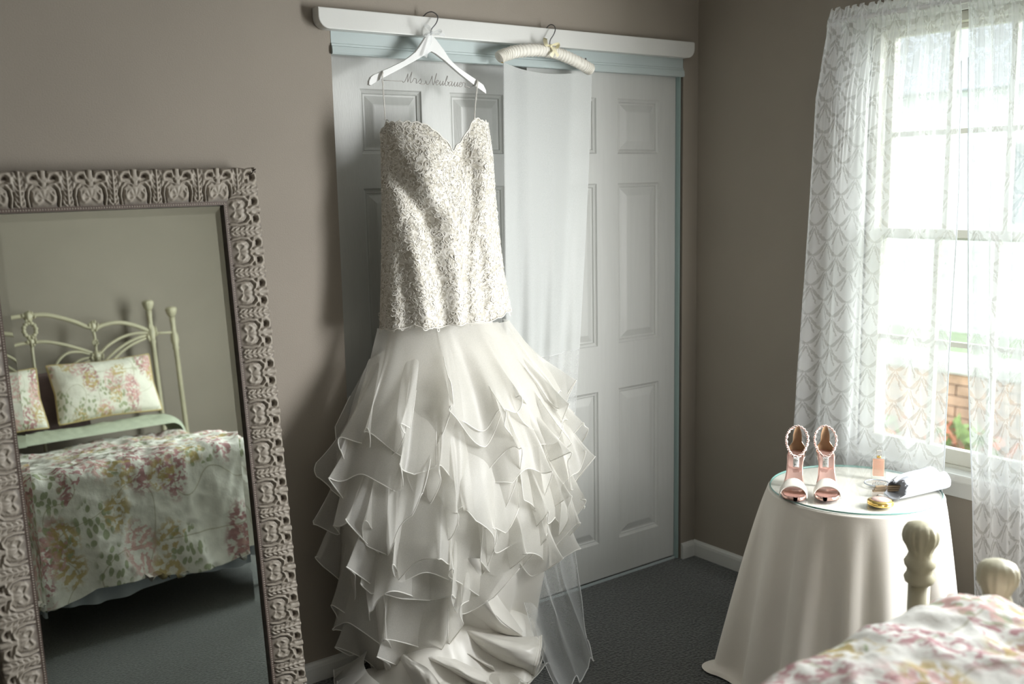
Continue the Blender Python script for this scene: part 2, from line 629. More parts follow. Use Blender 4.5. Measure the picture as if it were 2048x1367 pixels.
mb = MB(); grid(mb, np.array([[(x, y, z) for y, z in prof] for x in (XL + 0.001, XR - 0.003)]), flip=True); mb.F.append(tuple(range(9))); mb.F.append(tuple(range(17, 8, -1)))
struct(mb.obj('trim_2', M_fascia, smooth=False), 'pale blue stepped track fascia')
mb = MB(); box(mb, (-0.0985, 0.004, 0.004), (-0.0925, 0.05, 1.962)); box(mb, (-0.0915, 0.008, 0.004), (-0.088, 0.05, 1.962))
struct(mb.obj('trim_3', M_strip, smooth=False), 'blue-green metal edge strip')
mb = MB(); box(mb, (XL + 0.002, 0.018, 0.0), (XR - 0.002, 0.024, 0.009)); box(mb, (XL + 0.002, 0.062, 0.0), (XR - 0.002, 0.068, 0.009))
struct(mb.obj('trim_4', M_fascia, smooth=False), 'pale metal floor track')


def panel_door(name, x0, x1, yf, cols, label):
    rows = [(0.160, 0.768), (0.945, 1.557), (1.666, 1.869)]
    z0, z1, th = 0.014, 2.02, 0.034
    root = MB()
    xs = [x0] + [v for c in cols for v in c] + [x1]
    for k in range(0, len(xs), 2): box(root, (xs[k], yf, z0), (xs[k + 1], yf + th, z1))
    zs = [z0] + [v for r in rows for v in r] + [z1]
    for c in cols:
        for k in range(0, len(zs), 2): box(root, (c[0], yf, zs[k]), (c[1], yf + th, zs[k + 1]))
    d = struct(root.obj(name, M_door, smooth=False), label)
    prof = [(0.0, 0.0), (0.004, 0.0055), (0.010, 0.0085), (0.013, 0.0068), (0.016, 0.0115), (0.021, 0.0115), (0.046, 0.0025), (0.050, 0.0020)]
    for c in cols:
        for r in rows:
            m = MB(); V = []
            for dd, dp in prof:
                V += [(c[0] + dd, yf + dp, r[0] + dd), (c[1] - dd, yf + dp, r[0] + dd), (c[1] - dd, yf + dp, r[1] - dd), (c[0] + dd, yf + dp, r[1] - dd)]
            F = []
            for k in range(len(prof) - 1):
                for e in range(4):
                    a, b = k * 4 + e, k * 4 + (e + 1) % 4
                    F.append((a, b, b + 4, a + 4))
            n = (len(prof) - 1) * 4
            F.append((n, n + 1, n + 2, n + 3))
            m.add(V, F)
            m.obj('panel', M_door, d, smooth=False)
    return d


panel_door('door_1', -1.572, -0.80, 0.068, [(-1.464, -1.237), (-1.126, -0.904)], 'white six-panel closet door behind the hanging dress')
panel_door('door_2', -0.832, -0.100, 0.024, [(-0.738, -0.513), (-0.407, -0.189)], 'white six-panel sliding closet door in front, nearest the corner')

# ------------------------------------------------------------------ window_1 and the added opening
def glass_mat(name):
    m, nt, out = newmat(name)
    tr = node(nt, 'ShaderNodeBsdfTransparent', Color=(0.96, 0.98, 0.97, 1))
    g = node(nt, 'ShaderNodeBsdfGlossy', Roughness=0.02)
    lw = node(nt, 'ShaderNodeLayerWeight', Blend=0.5)
    fr = X(nt, lw.outputs['Facing']).pow(4.0) * 0.85 + 0.04
    mx = nt.nodes.new('ShaderNodeMixShader')
    nt.links.new(fr.k, mx.inputs[0]); nt.links.new(tr.outputs[0], mx.inputs[1]); nt.links.new(g.outputs[0], mx.inputs[2])
    nt.links.new(mx.outputs[0], out.inputs[0])
    return m


M_pane = glass_mat('window_glass')


def window(name, y0, y1, z0, z1, ncol, label, zm):
    root = MB()
    fw = 0.028
    box(root, (0.015, y0, z0), (0.115, y0 + fw, z1)); box(root, (0.015, y1 - fw, z0), (0.115, y1, z1))
    box(root, (0.015, y0 + fw, z1 - fw), (0.115, y1 - fw, z1)); box(root, (0.015, y0 + fw, z0), (0.115, y1 - fw, z0 + 0.012))
    d = struct(root.obj(name, M_sash, smooth=False), label)
    a0, a1 = y0 + fw, y1 - fw
    sw = 0.022
    for nm, xf, b0, b1, rl, rh in (('lower_sash', 0.022, z0 + 0.012, zm + 0.018, 0.050, 0.026), ('upper_sash', 0.062, zm - 0.018, z1 - fw, 0.030, 0.016)):
        s = MB()
        box(s, (xf, a0, b0), (xf + 0.034, a0 + sw, b1), 0.003); box(s, (xf, a1 - sw, b0), (xf + 0.034, a1, b1), 0.003)
        box(s, (xf, a0 + sw, b0), (xf + 0.034, a1 - sw, b0 + rl), 0.003); box(s, (xf, a0 + sw, b1 - rh), (xf + 0.034, a1 - sw, b1), 0.003)
        so_ = s.obj(nm, M_sash, d, smooth=False)
        g0, g1, h0, h1 = a0 + sw, a1 - sw, b0 + rl, b1 - rh
        for k in range(1, ncol):
            yy = g0 + (g1 - g0) * k / ncol
            q = MB(); box(q, (xf + 0.006, yy - 0.008, h0), (xf + 0.028, yy + 0.008, h1)); q.obj('muntin', M_sash, so_, smooth=False)
        hm = (h0 + h1) / 2
        q = MB(); box(q, (xf + 0.007, g0, hm - 0.008), (xf + 0.027, g1, hm + 0.008)); q.obj('muntin', M_sash, so_, smooth=False)
        for k in range(ncol):
            for e in range(2):
                ya, yb = g0 + (g1 - g0) * k / ncol, g0 + (g1 - g0) * (k + 1) / ncol
                za, zb = (h0, hm) if e == 0 else (hm, h1)
                q = MB(); box(q, (xf + 0.015, ya, za), (xf + 0.018, yb, zb)); q.obj('pane', M_pane, so_, smooth=False)
    q = MB(); box(q, (-0.045, y0 - 0.07, z0 - 0.026), (0.02, y1 + 0.07, z0 + 0.002), 0.006); q.obj('sill', M_white, d, smooth=False)
    q = MB(); box(q, (-0.016, y0 - 0.05, z0 - 0.082), (0.0, y1 + 0.05, z0 - 0.026), 0.003); q.obj('apron', M_white, d, smooth=False)
    c = MB(); box(c, (-0.014, y0 - 0.06, z0), (0.012, y0, z1 + 0.06), 0.003); box(c, (-0.014, y1, z0), (0.012, y1 + 0.06, z1 + 0.06), 0.003); box(c, (-0.014, y0, z1), (0.012, y1, z1 + 0.06), 0.003)
    c.obj('casing', M_white, d, smooth=False)
    return d


window('window_1', WY0, WY1, WZ0, WZ1, 3, 'six-over-six beige sash window behind the lace curtains', 1.372)
# lined opening added out of view, where the key and fill lamps stand
mb = MB()
box(mb, (0.02, VY0, VZ0), (0.12, VY0 + 0.03, VZ1)); box(mb, (0.02, VY1 - 0.03, VZ0), (0.12, VY1, VZ1)); box(mb, (0.02, VY0, VZ0), (0.12, VY1, VZ0 + 0.03)); box(mb, (0.02, VY0, VZ1 - 0.03), (0.12, VY1, VZ1))
struct(mb.obj('added_opening', M_sash, smooth=False), 'unseen opening added along the window wall for fill light')

# ------------------------------------------------------------------ outside
M_grass = pbr('pale_lawn', (0.34, 0.40, 0.25), 0.95, var=0.3, vscale=6)
M_siding = pbr('white_siding', (0.90, 0.91, 0.91), 0.7)
M_brick = pbr('orange_brick', (0.58, 0.36, 0.24), 0.9, var=0.35, vscale=5)
M_stone = pbr('pale_coping', (0.62, 0.60, 0.57), 0.9, var=0.25, vscale=7)
M_roof = pbr('grey_shingle', (0.30, 0.31, 0.33), 0.9)
M_leafy = pbr('leaf_green', (0.28, 0.40, 0.14), 0.7, var=0.35, vscale=12)
M_bark = pbr('bark', (0.22, 0.17, 0.12), 0.9, var=0.3, vscale=20)
M_petal = pbr('coral_petals', (0.80, 0.30, 0.20), 0.7)

mb = MB(); box(mb, (T, -14, -1.15), (30, 22, -1.05)); struct(mb.obj('ground', M_grass, smooth=False), 'lawn outside the window')
house = thing('house', 'pale white-sided house across the garden outside the window', 'house', (15, 6, -1.05))
mb = MB(); box(mb, (13, -3, -1.05), (19, 15, 2.9)); mb.obj('wall', M_siding, house, False)
mb = MB(); poly_prism(mb, [(12.6, -3.4, 2.9), (19.4, -3.4, 2.9), (16, -3.4, 4.9)], (0, 18.8, 0)); mb.obj('roof', M_roof, house, False)
for yy in (0.5, 4.5, 8.5, 12.0):
    mb = MB(); box(mb, (12.96, yy, 0.7), (13.02, yy + 1.0, 2.1)); wn = mb.obj('window', M_white, house, False)
    mb = MB(); box(mb, (12.95, yy + 0.08, 0.78), (12.97, yy + 0.92, 2.02)); mb.obj('pane', pbr('house_pane', (0.25, 0.28, 0.30), 0.1) if yy == 0.5 else bpy.data.materials['house_pane'], wn, False)
for k in range(18):
    mb = MB(); box(mb, (12.965, -3, -0.95 + k * 0.21), (13.0, 15, -0.95 + k * 0.21 + 0.195)); mb.obj('siding_board', M_siding, house, False)
planter = thing('brick_planter', 'low orange brick garden wall with pale stone coping outside the window', 'planter', (6.2, 2.5, -1.05))
for r in range(7):
    for k in range(26):
        yy = -1.2 + k * 0.30 + (0.15 if r % 2 else 0)
        mb = MB(); box(mb, (6.0, yy, -1.05 + r * 0.105), (6.3, yy + 0.285, -1.05 + r * 0.105 + 0.095), 0.006)
        mb.obj('brick', M_brick, planter, False)
for k in range(12):
    mb = MB(); box(mb, (5.95, -1.25 + k * 0.66, -0.315), (6.5, -1.25 + k * 0.66 + 0.64, -0.20), 0.02); mb.obj('coping_stone', M_stone, planter, False)
for k, (fx, fy) in enumerate([(5.6, 1.15), (5.5, 1.65), (5.7, 2.1), (5.45, 2.7), (5.65, 0.6)]):
    p = thing('flowering_plant', ['coral flowering plant at the foot of the brick wall, second along', 'coral flowering plant at the middle of the brick wall', 'coral flowering plant just past the middle of the brick wall',
               'coral flowering plant furthest along the brick wall', 'coral flowering plant first along the brick wall'][k], 'plant', (fx, fy, -1.05))
    L, Q = MB(), MB()
    for q in range(46):
        a, r0, z = rng.random() * 2 * PI, rng.random() * 0.22, rng.random() * 0.34
        c = np.array([fx + r0 * math.cos(a), fy + r0 * math.sin(a), -1.05 + z])
        d1, d2 = rng.normal(size=3) * 0.05, rng.normal(size=3) * 0.05
        (Q if q % 3 == 0 else L).add([c - d1, c + d2, c + d1, c - d2], [(0, 1, 2, 3)])
    o = L.obj('foliage', M_leafy, p, False); o['kind'] = 'stuff'
    o = Q.obj('blossom', M_petal, p, False); o['kind'] = 'stuff'
tree = thing('tree', 'leafy green tree beyond the window, at its top', 'tree', (8.0, 0.7, -1.05))
mb = MB(); tube(mb, catmull([(8, 0.7, -1.05), (8.05, 0.75, 0.6), (7.9, 0.6, 2.2), (8.1, 0.8, 3.4)], 14), np.linspace(0.16, 0.06, 14), 10); mb.obj('trunk', M_bark, tree)
L = MB()
for q in range(2600):
    v = rng.normal(size=3); v /= np.linalg.norm(v)
    c = np.array([8.0, 0.8, 3.7]) + v * np.array([1.3, 1.7, 1.1]) * rng.random() ** 0.4
    d1, d2 = rng.normal(size=3) * 0.06, rng.normal(size=3) * 0.05
    L.add([c - d1, c + d2, c + d1, c - d2], [(0, 1, 2, 3)])
o = L.obj('foliage', M_leafy, tree, False); o['kind'] = 'stuff'

# ------------------------------------------------------------------ lace curtains on their rod
M_lace = curtain_mat()
M_rod = pbr('white_rod', (0.75, 0.76, 0.76), 0.4)
RZ = 2.072
rod = thing('curtain_rod', 'white return curtain rod threaded through the lace curtain tops', 'curtain rod', (-0.04, -1.3, RZ))
mb = MB()
tube(mb, catmull([(-0.001, -0.665, RZ), (-0.05, -0.665, RZ), (-0.082, -0.69, RZ), (-0.088, -0.75, RZ), (-0.088, -1.3, RZ), (-0.088, -1.42, RZ), (-0.082, -1.475, RZ), (-0.05, -1.50, RZ), (-0.001, -1.50, RZ)], 40), 0.009, 8)
mb.obj('bar', M_rod, rod)
for yy in (-0.665, -1.50):
    mb = MB(); box(mb, (-0.006, yy - 0.014, RZ - 0.03), (0.0, yy + 0.014, RZ + 0.03), 0.002); mb.obj('bracket', M_rod, rod, False)


def curtain(label, left, right, zb, seed, ret_left, ret_right, nfold):
    """left/right: edge position (y) as a function of height; folds grow from the gathered heading"""
    nu, nv = 260, 120
    u = np.linspace(0, 1, nu)[:, None]
    zt = 2.112
    z = (zt + (zb - zt) * np.linspace(0, 1, nv))[None, :]
    k = np.clip((2.03 - z) / 0.5, 0, 1)                               # 0 at the heading
    yl, yr = left(z), right(z)
    r = np.random.default_rng(seed)
    ph = r.random(6) * 6.28
    y = yl + (yr - yl) * (u + 0.012 * np.sin(2 * PI * nfold * u + ph[3]) * k)
    soft = np.sin(2 * PI * nfold * u + ph[0] + 0.5 * np.sin(2 * PI * u * 2 + ph[1])) * 0.55 + 0.45 * np.sin(2 * PI * nfold * 1.7 * u + ph[2])
    x = -0.088 + (0.013 + 0.022 * k) * soft * (0.6 + 0.4 * np.sin(3 * u + 2 * z + ph[4]))
    x = x + (1 - k) * 0.006 * np.sin(2 * PI * 34 * u + ph[5]) * (0.5 + vnoise(u * 30, z * 6))
    x = x + 0.010 * (fbm(u * 9 + 5 * seed, z * 2.2 + 3) - 0.5) * 2
    pocket = np.exp(-((z - RZ) / 0.022) ** 2)
    x = x - 0.010 * pocket
    x = np.minimum(x, -0.024)
    if ret_left: x = np.where(u < 0.10, np.minimum(x * (u / 0.10) ** 0.7 - 0.012 * (1 - u / 0.10), -0.008), x)
    if ret_right: x = np.where(u > 0.92, np.minimum(x * ((1 - u) / 0.08) ** 0.7 - 0.012 * (u - 0.92) / 0.08, -0.008), x)
    P = np.stack([x + 0 * y, y, z + 0 * y + 0.006 * (1 - k) * np.sin(2 * PI * 17 * u + ph[2])], -1)
    ds = np.linalg.norm(np.diff(P[:, 60], axis=0), axis=1)
    s = np.concatenate([[0], np.cumsum(ds)]) * 1.12
    U = np.stack([np.repeat(s[:, None], nv, 1), np.repeat(z, nu, 0)], -1)
    U[..., 0] += 0.02 * np.sin(z * 1.5)
    root = thing('lace_curtain', label, 'curtain', (-0.088, float(P[nu // 2, 0, 1]), 2.11))
    m = MB(); grid(m, P, uv=U.reshape(-1, 2)); m.obj('panel', M_lace, root)
    for e, j in ((0, None), (-1, None)):
        m = MB(); tube(m, P[e, 12::3], 0.0022, 5); m.obj('side_hem', M_lacehem, root)
    m = MB(); tube(m, P[::2, -1], 0.0022, 5); m.obj('bottom_hem', M_lacehem, root)
    return root


M_lacehem = sheer('lace_hem', (0.90, 0.92, 0.95), 0.85, 0.5)
ip = lambda zs, ys: (lambda z: np.interp(z, zs, ys))
curtain('white lace curtain left of the gap, hanging behind the round table', ip([0.05, 0.55, 1.31, 1.83, 2.11], [-0.46, -0.505, -0.545, -0.572, -0.63]),
        ip([0.05, 0.67, 1.02, 2.03, 2.11], [-1.13, -1.138, -1.134, -1.137, -1.137]), 0.04, 11, True, False, 5.2)
curtain('white lace curtain right of the gap, hanging behind the bed posts', ip([0.05, 0.26, 0.56, 1.03, 2.03, 2.11], [-1.285, -1.268, -1.248, -1.207, -1.157, -1.152]),
        ip([0.05, 1.0, 2.11], [-1.53, -1.52, -1.505]), 0.04, 23, False, True, 3.6)

# ------------------------------------------------------------------ leaning mirror
MQ0 = np.array([-1.88171, -0.052, 1.61929])
MX = np.array([0.99961805, 0.02674572, 0.00695798]); MY = np.array([-0.00911461, 0.08137792, 0.99664164]); MN = np.array([0.02608967, -0.9963244, 0.08159061])
MW, MH, FW = 0.792, 1.624, 0.0985


def mloc(a, b, h):
    """a: right of the left edge, b: down from the top edge, h: out of the front"""
    a, b, h = np.broadcast_arrays(a, b, h)
    return MQ0 + (a - MW)[..., None] * MX - b[..., None] * MY + h[..., None] * MN


def stroke(u, v, pl, wd, amp, taper=True):
    d, t = seg_dist(u, v, pl)
    ww = wd * (0.45 + 0.55 * np.sin(PI * np.clip(t * 0.9 + 0.08, 0, 1))) if taper else wd
    return amp * np.exp(-(d / ww) ** 2)


def carving(u, v):
    """relief of one repeat of the carved frame; u in -.5...5 along, v 0 at the inner edge .. 1 at the outer"""
    a = np.abs(u)
    h = 0.0030 + 0.011 * np.clip(v, 0, 1) ** 1.4 + 0.004 * np.sin(PI * v)
    # shell fan
    dx, dy = u, v - 0.20
    rr, th = np.hypot(dx, dy), np.arctan2(dx, dy)
    fan = np.clip(1 - ((rr - 0.20) / 0.13) ** 2, 0, 1) * (np.abs(th) < 0.62)
    h = h + fan * 0.0034 * (0.35 + 0.65 * np.abs(np.cos(th * 7.2)))
    g = 0
    g = np.maximum(g, stroke(a, v, [(0.05, 0.22), (0.14, 0.14), (0.20, 0.20), (0.21, 0.30), (0.15, 0.40)], 0.040, 0.0050))
    g = np.maximum(g, stroke(a, v, [(0.19, 0.16), (0.235, 0.30), (0.215, 0.44)], 0.022, 0.0045))
    # arch that frames the shell and curls over at the outer edge
    g = np.maximum(g, stroke(a, v, [(0.315, 0.06), (0.345, 0.30), (0.315, 0.52), (0.22, 0.66), (0.10, 0.63), (0.05, 0.55)], 0.030, 0.0062))
    g = np.maximum(g, stroke(a, v, [(0.02, 0.58), (0.02, 0.78), (0.02, 0.98)], 0.040, 0.0052, False))
    g = np.maximum(g, stroke(a, v, [(0.06, 0.72), (0.13, 0.90), (0.25, 0.95), (0.335, 0.84), (0.33, 0.70), (0.26, 0.70)], 0.045, 0.0080))
    g = np.maximum(g, stroke(a, v, [(0.38, 0.50), (0.36, 0.74), (0.41, 0.93)], 0.030, 0.0060))
    # tongue leaf between the shells
    g = np.maximum(g, stroke(a, v, [(0.50, 0.10), (0.50, 0.50), (0.50, 0.96)], 0.026, 0.0070, False))
    for q in range(5):
        g = np.maximum(g, stroke(a, v, [(0.485, 0.16 + 0.15 * q), (0.435, 0.22 + 0.15 * q), (0.415, 0.30 + 0.15 * q)], 0.024, 0.0050))
    g = np.maximum(g, stroke(a, v, [(0.47, 0.05), (0.405, 0.12), (0.385, 0.24)], 0.022, 0.0045))
    cut = 0
    cut = np.maximum(cut, stroke(a, v, [(0.275, 0.05), (0.30, 0.30), (0.27, 0.50), (0.18, 0.58)], 0.016, 0.0050))
    cut = np.maximum(cut, stroke(a, v, [(0.365, 0.05), (0.385, 0.34), (0.365, 0.55)], 0.014, 0.0045))
    cut = np.maximum(cut, stroke(a, v, [(0.16, 0.80), (0.22, 0.83), (0.26, 0.80)], 0.040, 0.0060))
    cut = np.maximum(cut, stroke(a, v, [(0.075, 0.62), (0.085, 0.80), (0.07, 0.98)], 0.018, 0.0045))
    h = h + g - cut
    return h


def frame_mat():
    m, nt, out = newmat('antique_taupe_gilt')
    b = nt.nodes.new('ShaderNodeBsdfPrincipled')
    b.inputs['Roughness'].default_value = 0.55
    nt.links.new(b.outputs[0], out.inputs[0])
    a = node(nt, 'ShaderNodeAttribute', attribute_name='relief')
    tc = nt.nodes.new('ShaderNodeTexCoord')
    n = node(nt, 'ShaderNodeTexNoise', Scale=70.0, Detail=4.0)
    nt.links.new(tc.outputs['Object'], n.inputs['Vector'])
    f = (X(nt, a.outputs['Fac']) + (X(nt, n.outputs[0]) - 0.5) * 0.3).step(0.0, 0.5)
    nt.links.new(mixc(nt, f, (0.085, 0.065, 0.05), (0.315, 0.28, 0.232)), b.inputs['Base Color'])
    bp = node(nt, 'ShaderNodeBump', Strength=0.25, Distance=0.004)
    nt.links.new(n.outputs[0], bp.inputs['Height'])
    nt.links.new(bp.outputs[0], b.inputs['Normal'])
    return m


M_frame = frame_mat()
M_lip = pbr('brown_inner_lip', (0.12, 0.085, 0.07), 0.5, var=0.3, vscale=60)


def mirror_mat():
    m, nt, out = newmat('silvered_glass')
    g = node(nt, 'ShaderNodeBsdfGlossy', Roughness=0.0, Color=(0.82, 0.88, 0.81, 1))
    nt.links.new(g.outputs[0], out.inputs[0])
    return m


M_mirror = mirror_mat()
mirror = thing('floor_mirror', 'tall floor mirror in a carved antique taupe frame leaning on the wall', 'mirror', tuple(mloc(np.array(MW / 2), np.array(MH), np.array(0.0))))
PER = 0.1125


def rail(kind):
    L = MW if kind in 'TB' else MH
    nl = int(L / PER * 46)
    nw = 46
    s = np.linspace(0, 1, nl)[:, None]
    v = np.linspace(0, 1, nw)[None, :]                       # 0 inner .. 1 outer
    inset = (1 - v) * (FW - 0.008)
    along = inset + (L - 2 * inset) * s
    n = round(L / PER)
    uu = ((along - L / 2) / (L / n)) + 0.5 * (n % 2)
    un = uu - np.round(uu)
    h = carving(un, v + 0 * un)
    scal = 0.0045 * np.abs(np.cos(PI * un * 2)) ** 0.6 * np.clip((v - 0.7) / 0.3, 0, 1)     # scalloped rim
    edge = inset - scal
    hh = h.copy()
    hh[:, -1] -= 0.010
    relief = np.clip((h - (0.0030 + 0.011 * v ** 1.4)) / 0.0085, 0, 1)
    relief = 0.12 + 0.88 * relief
    if kind == 'T': P = mloc(along, edge, hh)
    elif kind == 'B': P = mloc(along, MH - edge, hh)
    elif kind == 'L': P = mloc(edge, along, hh)
    else: P = mloc(MW - edge, along, hh)
    m = MB()
    grid(m, P, attr=relief.ravel(), flip=kind in 'TR')
    # side and back of the moulding
    ends = [along[:, :1], along[:, -1:]]
    rim = np.stack([hh[:, -1], np.full(nl, -0.010), np.full(nl, -0.022)], 1)
    ed = np.stack([edge[:, -1], np.zeros(nl), np.full(nl, 0.004)], 1)
    al = np.repeat(along[:, -1:], 3, 1)
    if kind == 'T': Q = mloc(al, ed, rim)
    elif kind == 'B': Q = mloc(al, MH - ed, rim)
    elif kind == 'L': Q = mloc(ed, al, rim)
    else: Q = mloc(MW - ed, al, rim)
    grid(m, Q, attr=np.full(Q.shape[0] * 3, 0.3), flip=kind in 'TR')
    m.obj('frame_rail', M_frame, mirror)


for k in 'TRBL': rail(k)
mb = MB()
for a0, a1, b0, b1 in ((FW - 0.010, MW - FW + 0.010, FW - 0.010, FW), (FW - 0.010, MW - FW + 0.010, MH - FW, MH - FW + 0.010), (FW - 0.010, FW, FW, MH - FW), (MW - FW, MW - FW + 0.010, FW, MH - FW)):
    V = [mloc(np.array(a), np.array(b), np.array(h)) for a in (a0, a1) for b in (b0, b1) for h in (-0.014, 0.0035)]
    mb.add(V, [(0, 1, 3, 2), (4, 6, 7, 5), (0, 4, 5, 1), (2, 3, 7, 6), (0, 2, 6, 4), (1, 5, 7, 3)])
mb.obj('inner_lip', M_lip, mirror, False)
bead = MB()
for (a0, b0, a1, b1) in ((FW - 0.005, FW - 0.005, MW - FW + 0.005, FW - 0.005), (MW - FW + 0.005, FW - 0.005, MW - FW + 0.005, MH - FW), (FW - 0.005, FW - 0.005, FW - 0.005, MH - FW)):
    n = int(math.hypot(a1 - a0, b1 - b0) / 0.0065)
    for k in range(n):
        t = (k + 0.5) / n
        c = mloc(np.array(a0 + (a1 - a0) * t), np.array(b0 + (b1 - b0) * t), np.array(0.0035))
        r = 0.0026
        bead.add([c + MX * r, c + MY * r, c - MX * r, c - MY * r, c + MN * r], [(0, 1, 4), (1, 2, 4), (2, 3, 4), (3, 0, 4)], attr=np.full(5, 0.55))
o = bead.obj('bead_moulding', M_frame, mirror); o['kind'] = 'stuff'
BV = 0.024
g0, g1, k0, k1 = FW - 0.002, MW - FW + 0.002, FW - 0.002, MH - FW + 0.002
V = [mloc(np.array(a), np.array(b), np.array(h)) for a, b, h in ((g0, k0, -0.0105), (g1, k0, -0.0105), (g1, k1, -0.0105), (g0, k1, -0.0105),
     (g0 + BV, k0 + BV, -0.0095), (g1 - BV, k0 + BV, -0.0095), (g1 - BV, k1 - BV, -0.0095), (g0 + BV, k1 - BV, -0.0095))]
mb = MB(); mb.add(V[4:], [(3, 2, 1, 0)]); mb.obj('mirror_glass', M_mirror, mirror, False)
mb = MB(); mb.add(V, [(0, 4, 5, 1), (1, 5, 6, 2), (2, 6, 7, 3), (3, 7, 4, 0)]); o = mb.obj('bevelled_edge', M_mirror, mirror, False)
mb = MB(); V = [mloc(np.array(a), np.array(b), np.array(h)) for a in (0.02, MW - 0.02) for b in (0.02, MH - 0.01) for h in (-0.024, -0.018)]
mb.add(V, [(0, 1, 3, 2), (4, 6, 7, 5), (0, 4, 5, 1), (2, 3, 7, 6), (0, 2, 6, 4), (1, 5, 7, 3)]); mb.obj('backing_board', M_bark, mirror, False)

# ------------------------------------------------------------------ iron bed
M_iron = pbr('cream_painted_iron', (0.53, 0.495, 0.355), 0.42, var=0.12, vscale=14, bump=0.05, bscale=90)
YH = -3.42
CX = -1.70
bed = thing('iron_bed', 'cream painted iron bed with knobbed posts and arched headboard', 'bed', (CX, -2.6, 0))
P3 = lambda pts, y=YH: [(x, y, z) for x, z in pts]


def bar(name, pts, r, n=24, y=YH, mirror_=True, seg=10):
    for s in ((1, -1) if mirror_ else (1,)):
        q = [(CX + s * (x - CX), z) for x, z in pts]
        m = MB(); tube(m, catmull(P3(q, y), n), r, seg); m.obj(name, M_iron, bed)


for s in (1, -1):
    for x, zt in ((-1.028, 1.467), (-0.893, 1.415)):
        px = CX + s * (x - CX)
        m = MB(); lathe(m, [(0.0005, 0), (0.022, 0), (0.022, 0.02), (0.0145, 0.03), (0.0145, zt - 0.26), (0.020, zt - 0.25), (0.0155, zt - 0.235), (0.024, zt - 0.20), (0.022, zt - 0.17), (0.014, zt - 0.15), (0.014, zt - 0.10), (0.0165, zt - 0.09), (0.017, zt - 0.06)], (px, YH, 0), 16)
        po_ = m.obj('headboard_post', M_iron, bed)
        m = MB(); lathe(m, [(0.015, -0.062), (0.026, -0.045), (0.035, -0.022), (0.036, -0.010), (0.028, -0.002), (0.012, 0.003), (0.0005, 0.004)], (px, YH, zt), 32, lobes=12, depth=0.14, lz=(-0.05, -0.005)); m.obj('finial', M_iron, po_)
    a, b = CX + s * (-1.028 - CX), CX + s * (-0.893 - CX)
    m = MB(); tube(m, [(a, YH, 1.268), (b, YH, 1.262)], 0.007, 8); m.obj('post_link', M_iron, bed)
# crest rails
bar('crest_rail', [(-1.70, 1.438), (-1.62, 1.437), (-1.544, 1.416), (-1.46, 1.382), (-1.403, 1.350), (-1.372, 1.338)], 0.0125)
bar('crest_rail', [(-1.352, 1.330), (-1.31, 1.345), (-1.25, 1.354), (-1.19, 1.349), (-1.12, 1.325), (-1.066, 1.298), (-1.035, 1.283)], 0.0125)
bar('lower_rail', [(-1.70, 1.287), (-1.64, 1.286), (-1.583, 1.274), (-1.50, 1.245), (-1.43, 1.215), (-1.385, 1.192)], 0.0095)
bar('inner_arc', [(-1.60, 0.96), (-1.612, 1.07), (-1.588, 1.146), (-1.55, 1.190), (-1.506, 1.209), (-1.45, 1.205), (-1.396, 1.186)], 0.0078)
bar('inner_arc', [(-1.54, 0.96), (-1.55, 1.05), (-1.51, 1.12), (-1.46, 1.158), (-1.393, 1.168)], 0.0078)
bar('inner_arc', [(-1.48, 0.96), (-1.49, 1.06), (-1.445, 1.13), (-1.395, 1.152)], 0.0078)
bar('fan_arc', [(-1.352, 1.172), (-1.29, 1.225), (-1.208, 1.264), (-1.13, 1.279), (-1.063, 1.276), (-1.03, 1.270)], 0.0085)
bar('fan_arc', [(-1.36, 1.02), (-1.334, 1.114), (-1.27, 1.175), (-1.197, 1.219), (-1.12, 1.25), (-1.06, 1.260), (-1.03, 1.262)], 0.0085)
bar('fan_arc', [(-1.33, 1.02), (-1.301, 1.105), (-1.24, 1.163), (-1.16, 1.212), (-1.061, 1.245), (-1.03, 1.250)], 0.0085)
bar('mid_strut', [(-1.362, 1.345), (-1.358, 1.27), (-1.362, 1.165), (-1.362, 1.15)], 0.0075, 14)
bar('bottom_rail', [(-1.70, 0.62), (-1.4, 0.62), (-1.03, 0.62)], 0.012, 8)
m = MB(); tube(m, catmull(P3([(CX, 1.308), (CX, 1.28), (CX - 0.002, 1.144), (CX, 0.62)]), 20), 0.0085, 10); m.obj('centre_strut', M_iron, bed)
# wreath and cast ornaments
a = np.linspace(0, 2 * PI, 49)[:-1]
m = MB(); tube(m, np.stack([CX + (0.032) * np.cos(a), np.full(48, YH), 1.358 + 0.040 * np.sin(a)], -1), 0.0105 + 0.0028 * np.sin(a * 12), 10, closed=True); m.obj('wreath', M_iron, bed)


def casting(x, z, sx, sz, seed):
    """small cast boss of leaves"""
    r_ = np.random.default_rng(seed)
    m = MB()
    lathe(m, [(0.0005, -sz), (sx * 0.55, -sz * 0.8), (sx * 0.75, -sz * 0.4), (sx, 0), (sx * 0.8, sz * 0.5), (sx * 0.45, sz * 0.85), (0.0005, sz)], (x, YH, z), 20, lobes=7, depth=0.22)
    for k in range(7):
        an = k / 7 * 2 * PI + r_.random()
        c = np.array([x + math.cos(an) * sx * 0.9, YH + 0.008, z + math.sin(an) * sz * 0.7])
        tube(m, catmull([c - [0, 0, sz * 0.3], c + [math.cos(an) * 0.006, 0.006, 0], c + [math.cos(an) * 0.004, 0.002, sz * 0.35]], 7), [0.002, 0.005, 0.006, 0.006, 0.005, 0.004, 0.002], 6)
    return m


